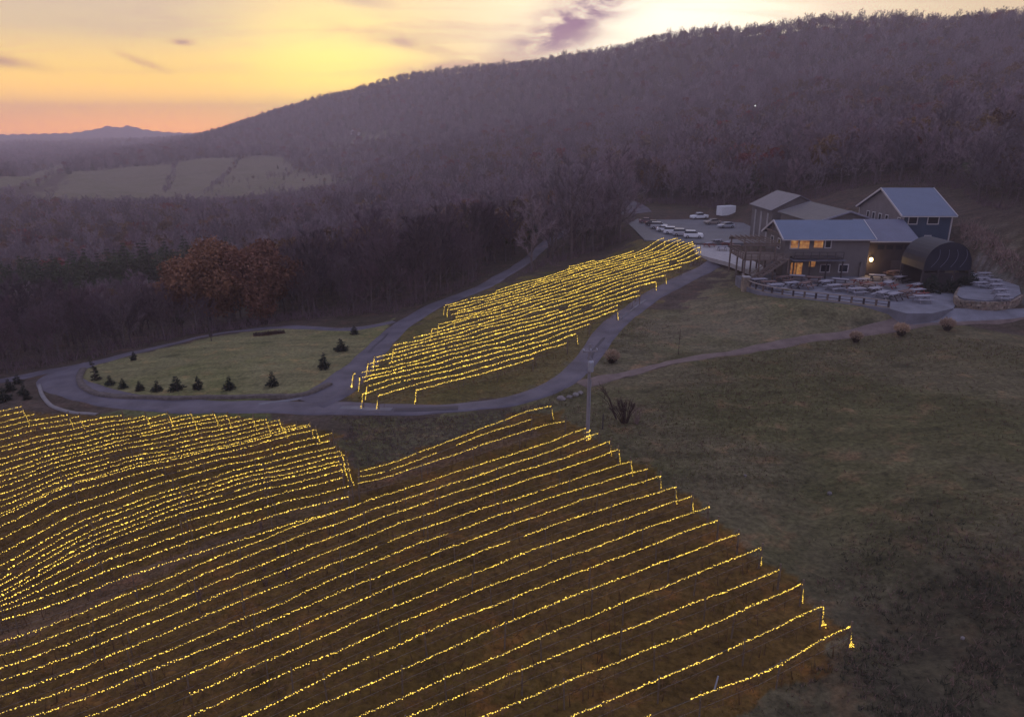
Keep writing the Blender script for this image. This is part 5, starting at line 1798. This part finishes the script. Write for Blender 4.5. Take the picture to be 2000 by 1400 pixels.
def stems_obj(name, p, n, h, spread, m, lean=(0, 0), wid=.03, branch=6):
    root = empty(name, p)
    mb = MB(); Vs, Ds, Ws, Ls = [], [], [], []
    for i in range(n):
        a = random.uniform(0, 6.28); s = random.uniform(.05, 1) * spread
        tip = Vector((math.cos(a) * s + lean[0] * h, math.sin(a) * s + lean[1] * h, h * random.uniform(.55, 1)))
        b0 = Vector((math.cos(a) * .2 * s, math.sin(a) * .2 * s, -.1))
        mid = b0.lerp(tip, .5) + Vector((0, 0, .12 * h))
        mb.tube(b0, mid, wid, wid * .6, 3); mb.tube(mid, tip, wid * .6, wid * .15, 3)
        for _ in range(branch):
            t = random.uniform(.3, 1); q = mid.lerp(tip, t)
            Vs.append(q); d = (tip - mid).normalized() + Vector((random.gauss(0, .5), random.gauss(0, .5), random.gauss(.1, .3))); Ds.append(d.normalized()); Ws.append(wid * .7); Ls.append(random.uniform(.2, .45) * h * .6)
    mb.build('stems', m, root, fixn=False)
    V, F = slivers(np.array(Vs), np.array(Ds), np.array(Ws), np.array(Ls))
    link('twigs', np_mesh('twigs', V, F, m), root)
    return root


o = stems_obj('bare_shrub', hit(1220, 826), 44, 2.6, 1.5, M['brush'], lean=(-.12, 0), wid=.05, branch=16); tag(o, 'bare brown shrub with whippy stems right of the utility pole', 'shrub')
o = stems_obj('bare_shrub', hit(1205, 818), 5, 4.6, .35, M['brush'], lean=(-.38, .1), wid=.07, branch=9); tag(o, 'tall leaning reddish stems rising left out of the bare shrub', 'shrub')
o = stems_obj('bare_shrub', hit(1243, 828), 26, 2.3, .9, M['weed'], lean=(.05, 0), wid=.02, branch=6); tag(o, 'pale dry stems at the right side of the bare shrub', 'shrub')
o = stems_obj('sapling', hit(1325, 692), 2, 3.6, .3, M['brush'], wid=.05, branch=12); tag(o, 'thin bare sapling beside the gravel track', 'sapling')


def make_clump(seed, base=True):
    rs = np.random.default_rng(seed)
    root = empty('ornamental_grass')
    n = 620
    a = rs.uniform(0, 6.28, n); s = rs.uniform(0, 1, n)
    P0 = np.column_stack([np.cos(a) * s * .35, np.sin(a) * s * .35, np.zeros(n)])
    D = np.column_stack([np.cos(a) * s * .75, np.sin(a) * s * .75, np.full(n, 1.0)]) + rs.normal(size=(n, 3)) * .10
    D /= np.linalg.norm(D, axis=1)[:, None]
    V, F = slivers(P0, D, rs.uniform(.03, .06, n), rs.uniform(.7, 1.35, n))
    link('blades', np_mesh('blades', V, F, M['straw_dark']), root)
    n = 900
    a = rs.uniform(0, 6.28, n); u = rs.uniform(-.1, 1, n)
    R_c = 1.0
    C = np.column_stack([np.cos(a) * np.sqrt(1 - np.clip(u, 0, 1) ** 2) * R_c, np.sin(a) * np.sqrt(1 - np.clip(u, 0, 1) ** 2) * R_c, 1.0 + u * .75])
    C *= rs.uniform(.75, 1.05, (n, 1))
    D = C - [0, 0, .5] + rs.normal(size=(n, 3)) * .35; D /= np.linalg.norm(D, axis=1)[:, None]
    V, F = slivers(C, D, rs.uniform(.05, .11, n), rs.uniform(.2, .5, n))
    link('plumes', np_mesh('plumes', V, F, M['plume']), root)
    return root


cl = make_clump(4)
for i, (px, py, sc, lb) in enumerate(((1195, 709, .95, 'straw-coloured ornamental grass clump beside the loop road bend'), (1671, 668, .80, 'leftmost of three grass clumps along the gravel track, smallest one'),
                                     (1759, 655, .92, 'middle one of three grass clumps along the gravel track'), (1849, 645, .92, 'rightmost of three grass clumps along the gravel track'))):
    q = hit(px, py)
    if i == 0:
        kids(cl); cl.location = q; cl.scale = (sc,) * 3; tag(cl, lb, 'grass clump', 'ornamental grass clumps')
    else:
        dup(cl, tuple(q), random.uniform(0, 6), sc, lb, 'ornamental grass clumps')

yc = [make_conifer('young_conifer', 2.0, .72, .1, 11, 12, s, 'needle_young') for s in (41, 42, 43)]
for i, (px, py, h, lb) in enumerate(((215, 752, 1.5, 'small young conifer at the left end of the lawn row, beside the tall one'), (241, 758, 1.5, 'third young conifer from the left in the row along the lawn edge'),
        (274, 763, 1.5, 'fourth young conifer from the left in the row along the lawn edge'), (308, 764, 1.6, 'fifth young conifer from the left in the row along the lawn edge'), (346, 762, 2.1, 'broadest young conifer in the middle of the lawn edge row'),
        (388, 760, 2.0, 'young conifer right of the broadest one on the lawn edge'), (449, 760, 2.0, 'second young conifer from the right end of the lawn edge row'), (532, 754, 2.05, 'young conifer at the right end of the lawn edge row'),
        (632, 721, 2.3, 'young conifer nearest the road junction on the right side of the lawn'), (667, 685, 2.2, 'middle one of three young conifers on the right side of the lawn'), (693, 653, 1.7, 'farthest of three young conifers on the right side of the lawn, by the back road'),
        (262, 703, 1.5, 'small dark conifer at the wood edge behind the lawn'), (10, 783, 2.0, 'young conifer at the left picture edge above the left vine rows'), (20, 764, 1.7, 'young conifer second from the left picture edge'), (35, 750, 1.5, 'farthest young conifer in the group left of the road bend'),
        (47, 771, 1.5, 'young conifer left of the kerb, upper of a close pair'), (54, 780, 1.2, 'smallest young conifer left of the kerb, lower of a close pair'))):
    q = hit(px, py)
    sc = h / 2.0
    pr_ = yc[i % 3]
    if i < 3:
        kids(pr_); pr_.location = q; pr_.scale = (sc,) * 3; tag(pr_, lb, 'conifer', 'young conifers round the lawn')
    else:
        o = dup(pr_, tuple(q), random.uniform(0, 6), (sc * random.uniform(.85, 1.25), sc * random.uniform(.85, 1.25), sc * random.uniform(.92, 1.1)), lb, 'young conifers round the lawn')
        o.rotation_euler = (random.uniform(-.07, .07), random.uniform(-.07, .07), o.rotation_euler[2])
tl = make_conifer('slim_conifer', 3.6, .62, .1, 15, 10, 77, 'needle_young'); kids(tl); tl.location = hit(190, 742); tl.rotation_euler = (.05, -.12, 0)
tag(tl, 'tall slim conifer at the left tip of the lawn', 'conifer')
# planting bed and small sign on the lawn's far side
bed = empty('planting_bed', hit(526, 654), R_(25), 'long low dark hedge bed on the far side of the lawn', 'hedge')
b = MB(); b.box(-2.6, -.5, -.2, 2.6, .5, .12); b.build('soil', M['cane'], bed)
n = 900
Pb = np.column_stack([RNG.uniform(-2.5, 2.5, n), RNG.uniform(-.45, .45, n), RNG.uniform(.05, .5, n)])
D = RNG.normal(size=(n, 3)) + [0, 0, .8]; D /= np.linalg.norm(D, axis=1)[:, None]
V, F = slivers(Pb, D, np.full(n, .12), RNG.uniform(.2, .45, n)); link('foliage', np_mesh('foliage', V, F, M['brush']), bed)
sg = empty('lawn_sign', hit(413, 666), 0, 'small dark sign post on the far edge of the lawn', 'sign')
b = MB(); b.beam((0, 0, -.2), (0, 0, 1.0), .12, .12); b.build('post', M['timber_dark'], sg)
b = MB(); b.box(-.28, -.05, .75, .28, .05, 1.35); b.build('board', M['timber_dark'], sg)

# stones along the track mouth
for i, (px, py, s, lb) in enumerate(((1096, 780, .55, 'pale boulder lowest in the line beside the road, nearest the short vine rows'), (1112, 776, .40, 'boulder second in the line beside the road by the utility pole'), (1124, 772, .45, 'boulder third in the line beside the road by the utility pole'), (1134, 768, .36, 'topmost small boulder in the line left of the utility pole'))):
    bm = bmesh.new(); bmesh.ops.create_icosphere(bm, subdivisions=2, radius=s)
    for v in bm.verts:
        v.co *= random.uniform(.82, 1.12)
        v.co.z *= .62
    me = bpy.data.meshes.new('boulder'); bm.to_mesh(me); bm.free(); me.materials.append(M['rock'])
    q = hit(px, py)
    tag(link('boulder', me, None, (q[0], q[1], q[2] + s * .15)), lb, 'boulder', 'boulders by the road')
# tufts of dry weeds standing in the vineyard
for i, (px, py, h, lb) in enumerate(((560, 1128, 1.1, 'tallest pale dry weed tuft among the front vine rows'), (545, 1082, .7, 'small pale weed tuft up-row from the tallest one'), (390, 1172, 1.0, 'pale weed tuft left of the tallest one in the front rows'), (517, 1117, .6, 'small pale weed tuft just left of the tallest one'), (520, 1142, .5, 'smallest pale weed tuft below the tallest one'), (510, 1035, .8, 'pale weed tuft on the bare strip between the blocks'))):
    o = stems_obj('weed_tuft', hit(px, py), 40, h, .22, M['weed'], wid=.025, branch=5)
    tag(o, lb, 'weed', 'pale weeds in the vineyard')
gt = empty('grow_tube', hit(1397, 1345), R_(50), 'pale tilted grow tube leaning beside the nearest vine row', 'grow tube')
b = MB(); b.tube((-.15, 0, 0), (.25, 0, .75), .05, .05, 8, True); b.build('tube', M['steel'], gt)
# pale scraps of rock scattered in the field
for i, (px, py, s, lb) in enumerate(((1455, 930, .16, 'small white stone in the field right of the front rows'), (1620, 965, .22, 'white stone in the middle of the dark field'), (1880, 1247, .14, 'small white stone far down the right of the dark field'))):
    bm = bmesh.new(); bmesh.ops.create_icosphere(bm, subdivisions=1, radius=s)
    me = bpy.data.meshes.new('field_stone'); bm.to_mesh(me); bm.free(); me.materials.append(M['rock'])
    q = hit(px, py); tag(link('field_stone', me, None, tuple(q + [0, 0, s * .4])), lb, 'stone')


# ------------------------------------------------------------------ far houses
def house(px, py, w, dpt, h, rz, label, dist_up=0):
    q = hit(px, py)
    o = empty('far_house', q, rz, label, 'house')
    b = MB(); b.prism([(-w / 2, -1), (w / 2, -1), (w / 2, h), (0, h + w * .4), (-w / 2, h)], 'y', -dpt / 2, dpt / 2); b.build('wall', M['house_white'], o)
    b = MB(); b.prism([(-w / 2 - .5, h - .4), (0, h + w * .4 + .05), (w / 2 + .5, h - .4), (w / 2 + .5, h - .05), (0, h + w * .4 + .4), (-w / 2 - .5, h - .05)], 'y', -dpt / 2 - .5, dpt / 2 + .5); b.build('roof', M['house_roof'], o)
    for x in (-w * .25, w * .25):
        b = MB(); b.box(x - .7, -dpt / 2 - .06, h * .35, x + .7, -dpt / 2 + .02, h * .75); b.build('window', M['pane'], o)
    return o


house(690, 262, 9, 9, 5, .3, 'white house with dark roof high on the hillside field')
house(701, 263, 5, 6, 3.5, .3, 'small white shed right of the white hillside house')
house(290, 290, 11, 13, 5, 1.0, 'long white farmhouse at the valley edge under the twin peaks')
house(300, 291, 7, 8, 4, .7, 'smaller white barn right of the valley farmhouse')
house(259, 296, 7, 7, 4, .2, 'lone small white house left of the valley farmhouse')
gh = empty('glass_shelter', hit(503, 432), R_(20), 'pale rounded polytunnel among the pines in the valley', 'polytunnel')
b = MB(); b.prism([(3.2 * math.cos(a), 3.4 * math.sin(a)) for a in np.linspace(0, math.pi, 9)], 'y', -5, 5); b.build('cover', M['table_pale'], gh)
gh.location.z += 6
# pale gravel bank on the right hillside and the lone light in the woods
bk = ribbon('gravel_bank', [(1870, 243, 5), (1910, 237, 6), (1950, 231, 5), (1995, 226, 5), (2060, 222, 5)], 5, M['weed'], .6)
hl_ = empty('house_light', hit(1475, 207, 9), 0, 'single white light showing high in the hillside woods', 'lamp')
b = MB(); b.lathe([(.05, -.5), (.5, -.3), (.6, 0), (.5, .3), (.05, .5)], 8); b.build('lamp_glass', mat('house_lamp', (.8, .8, .8), .4, emis=(.9, .9, .8), estr=1.4), hl_)
b = MB(); b.tube((0, 0, -14), (0, 0, -.5), .12, .1, 6); b.build('post', M['steel'], hl_)


for i, (x, y, h, lb) in enumerate(((68.2, 114.6, 3.0, 'dark bushy evergreen shrub under the left front of the vaulted canopy'), (70.8, 114.2, 2.4, 'low dark evergreen shrub in the middle below the vaulted canopy'), (73.2, 114.8, 3.2, 'dark evergreen shrub below the right front of the vaulted canopy'), (75.2, 117.5, 4.2, 'tall dark shrub at the right side of the vaulted canopy'))):
    o = make_conifer('dark_shrub', h, h * .52, .1, 9, 12, 90 + i, 'needle_young'); o.location = (x, y, GZ); tag(o, lb, 'shrub')

# ------------------------------------------------------------------ grass, weeds
def tufts(name, n, region_px, sampler, h0, h1, m, blades=4, w=.05):
    P = sampler(n)
    P = P[road_clear(P, .3)]
    n = len(P)
    z = H(P[:, 0], P[:, 1])
    hh = RNG.uniform(h0, h1, n) * RNG.lognormal(0, .3, n)
    Q = np.repeat(np.column_stack([P, z - .02]), blades, 0)
    Q[:, :2] += RNG.normal(size=(len(Q), 2)) * .10
    D = RNG.normal(size=Q.shape) * .55 + [0, 0, 1]; D /= np.linalg.norm(D, axis=1)[:, None]
    V, F = slivers(Q, D, np.full(len(Q), w) * RNG.uniform(.7, 1.5, len(Q)), np.repeat(hh, blades) * RNG.uniform(.6, 1.2, len(Q)))
    tag(link(name, np_mesh(name, V, F, m)), kind='stuff')


def sample_polar(n, r0, r1, a0, a1):
    r = np.sqrt(RNG.uniform(r0 ** 2, r1 ** 2, n)); a = np.radians(RNG.uniform(a0, a1, n))
    return np.column_stack([np.sin(a) * r, np.cos(a) * r])


def field_s(n):
    P = sample_polar(n * 2, 26, 112, 0, 50)
    bad = in_poly(P[:, 0], P[:, 1], REG['near']) | in_poly(P[:, 0], P[:, 1], REG['middle']) | ((P[:, 0] > 37) & (P[:, 1] > 99))
    P = P[~bad]
    k = np.sin(P[:, 0] * .21 + 1) * np.sin(P[:, 1] * .17) + np.sin(P[:, 0] * .09 - P[:, 1] * .12 + 2)
    a = np.degrees(np.arctan2(P[:, 0], P[:, 1])); q = smooth01((a - 20) / 16) * smooth01((66 - np.hypot(P[:, 0], P[:, 1])) / 24)
    return P[((k + RNG.normal(size=len(P)) * .6) > -.1) & (q < RNG.uniform(.05, 1, len(P)))][:n]


def near_s(n):
    P = sample_polar(n, 24, 100, -46, 42)
    return P[in_poly(P[:, 0], P[:, 1], REG['near']) | in_poly(P[:, 0], P[:, 1], REG['verge']) | in_poly(P[:, 0], P[:, 1], REG['middle'])]


tufts('rough_grass', 26000, None, field_s, .10, .26, M['tuft'], 4, .05)
tufts('brown_weeds', 9000, None, field_s, .14, .34, M['fallen'], 3, .05)
def rough_s(n):
    P = sample_polar(n * 5, 26, 70, 8, 50)
    a = np.degrees(np.arctan2(P[:, 0], P[:, 1])); q = smooth01((a - 20) / 16) * smooth01((66 - np.hypot(P[:, 0], P[:, 1])) / 24)
    P = P[q > RNG.uniform(.1, 1, len(P))]
    k = np.sin(P[:, 0] * .7 + 2 * np.sin(P[:, 1] * .45)) * np.sin(P[:, 1] * .55 + 1.5 * np.sin(P[:, 0] * .33)) + RNG.normal(size=len(P)) * .25
    return P[~in_poly(P[:, 0], P[:, 1], REG['near']) & (k > -.3)][:n]


tufts('tall_dark_grass', 2500, None, rough_s, .15, .45, M['dark_tuft'], 5, .05)
tufts('tall_dry_grass', 3500, None, rough_s, .15, .45, M['weed_b'], 4, .04)
tufts('vineyard_grass', 26000, None, near_s, .08, .22, M['vine_tuft'], 3, .045)
tufts('vineyard_litter', 22000, None, near_s, .06, .2, M['vine_litter'], 3, .05)
tufts('verge_weeds', 2200, None, lambda n: (lambda P: P[in_poly(P[:, 0], P[:, 1], REG['verge'])])(sample_polar(n * 8, 55, 90, -20, 10)), .15, .4, M['weed_b'], 4, .05)
tufts('hill_weeds', 9000, None, lambda n: (lambda P: P[in_poly(P[:, 0], P[:, 1], REG['weeds'])])(sample_polar(n * 6, 100, 230, 28, 48)), .5, 1.4, M['weed'], 3, .12)


# ------------------------------------------------------------------ evening haze
HZ = 0.00034
m = bpy.data.materials.new('haze_air'); m.use_nodes = True
t = m.node_tree
t.nodes.clear()
vo = t.nodes.new('ShaderNodeVolumePrincipled')
vo.inputs['Color'].default_value = (1.0, .86, .92, 1)
vo.inputs['Density'].default_value = HZ
vo.inputs['Anisotropy'].default_value = .25
ou = t.nodes.new('ShaderNodeOutputMaterial'); t.links.new(vo.outputs[0], ou.inputs['Volume'])
hb = MB(); hb.box(-5400, -5400, -120, 5400, 5400, 205)
ho = hb.build('haze', m); tag(ho, kind='stuff')
for q in BARE + PINE:
    pass
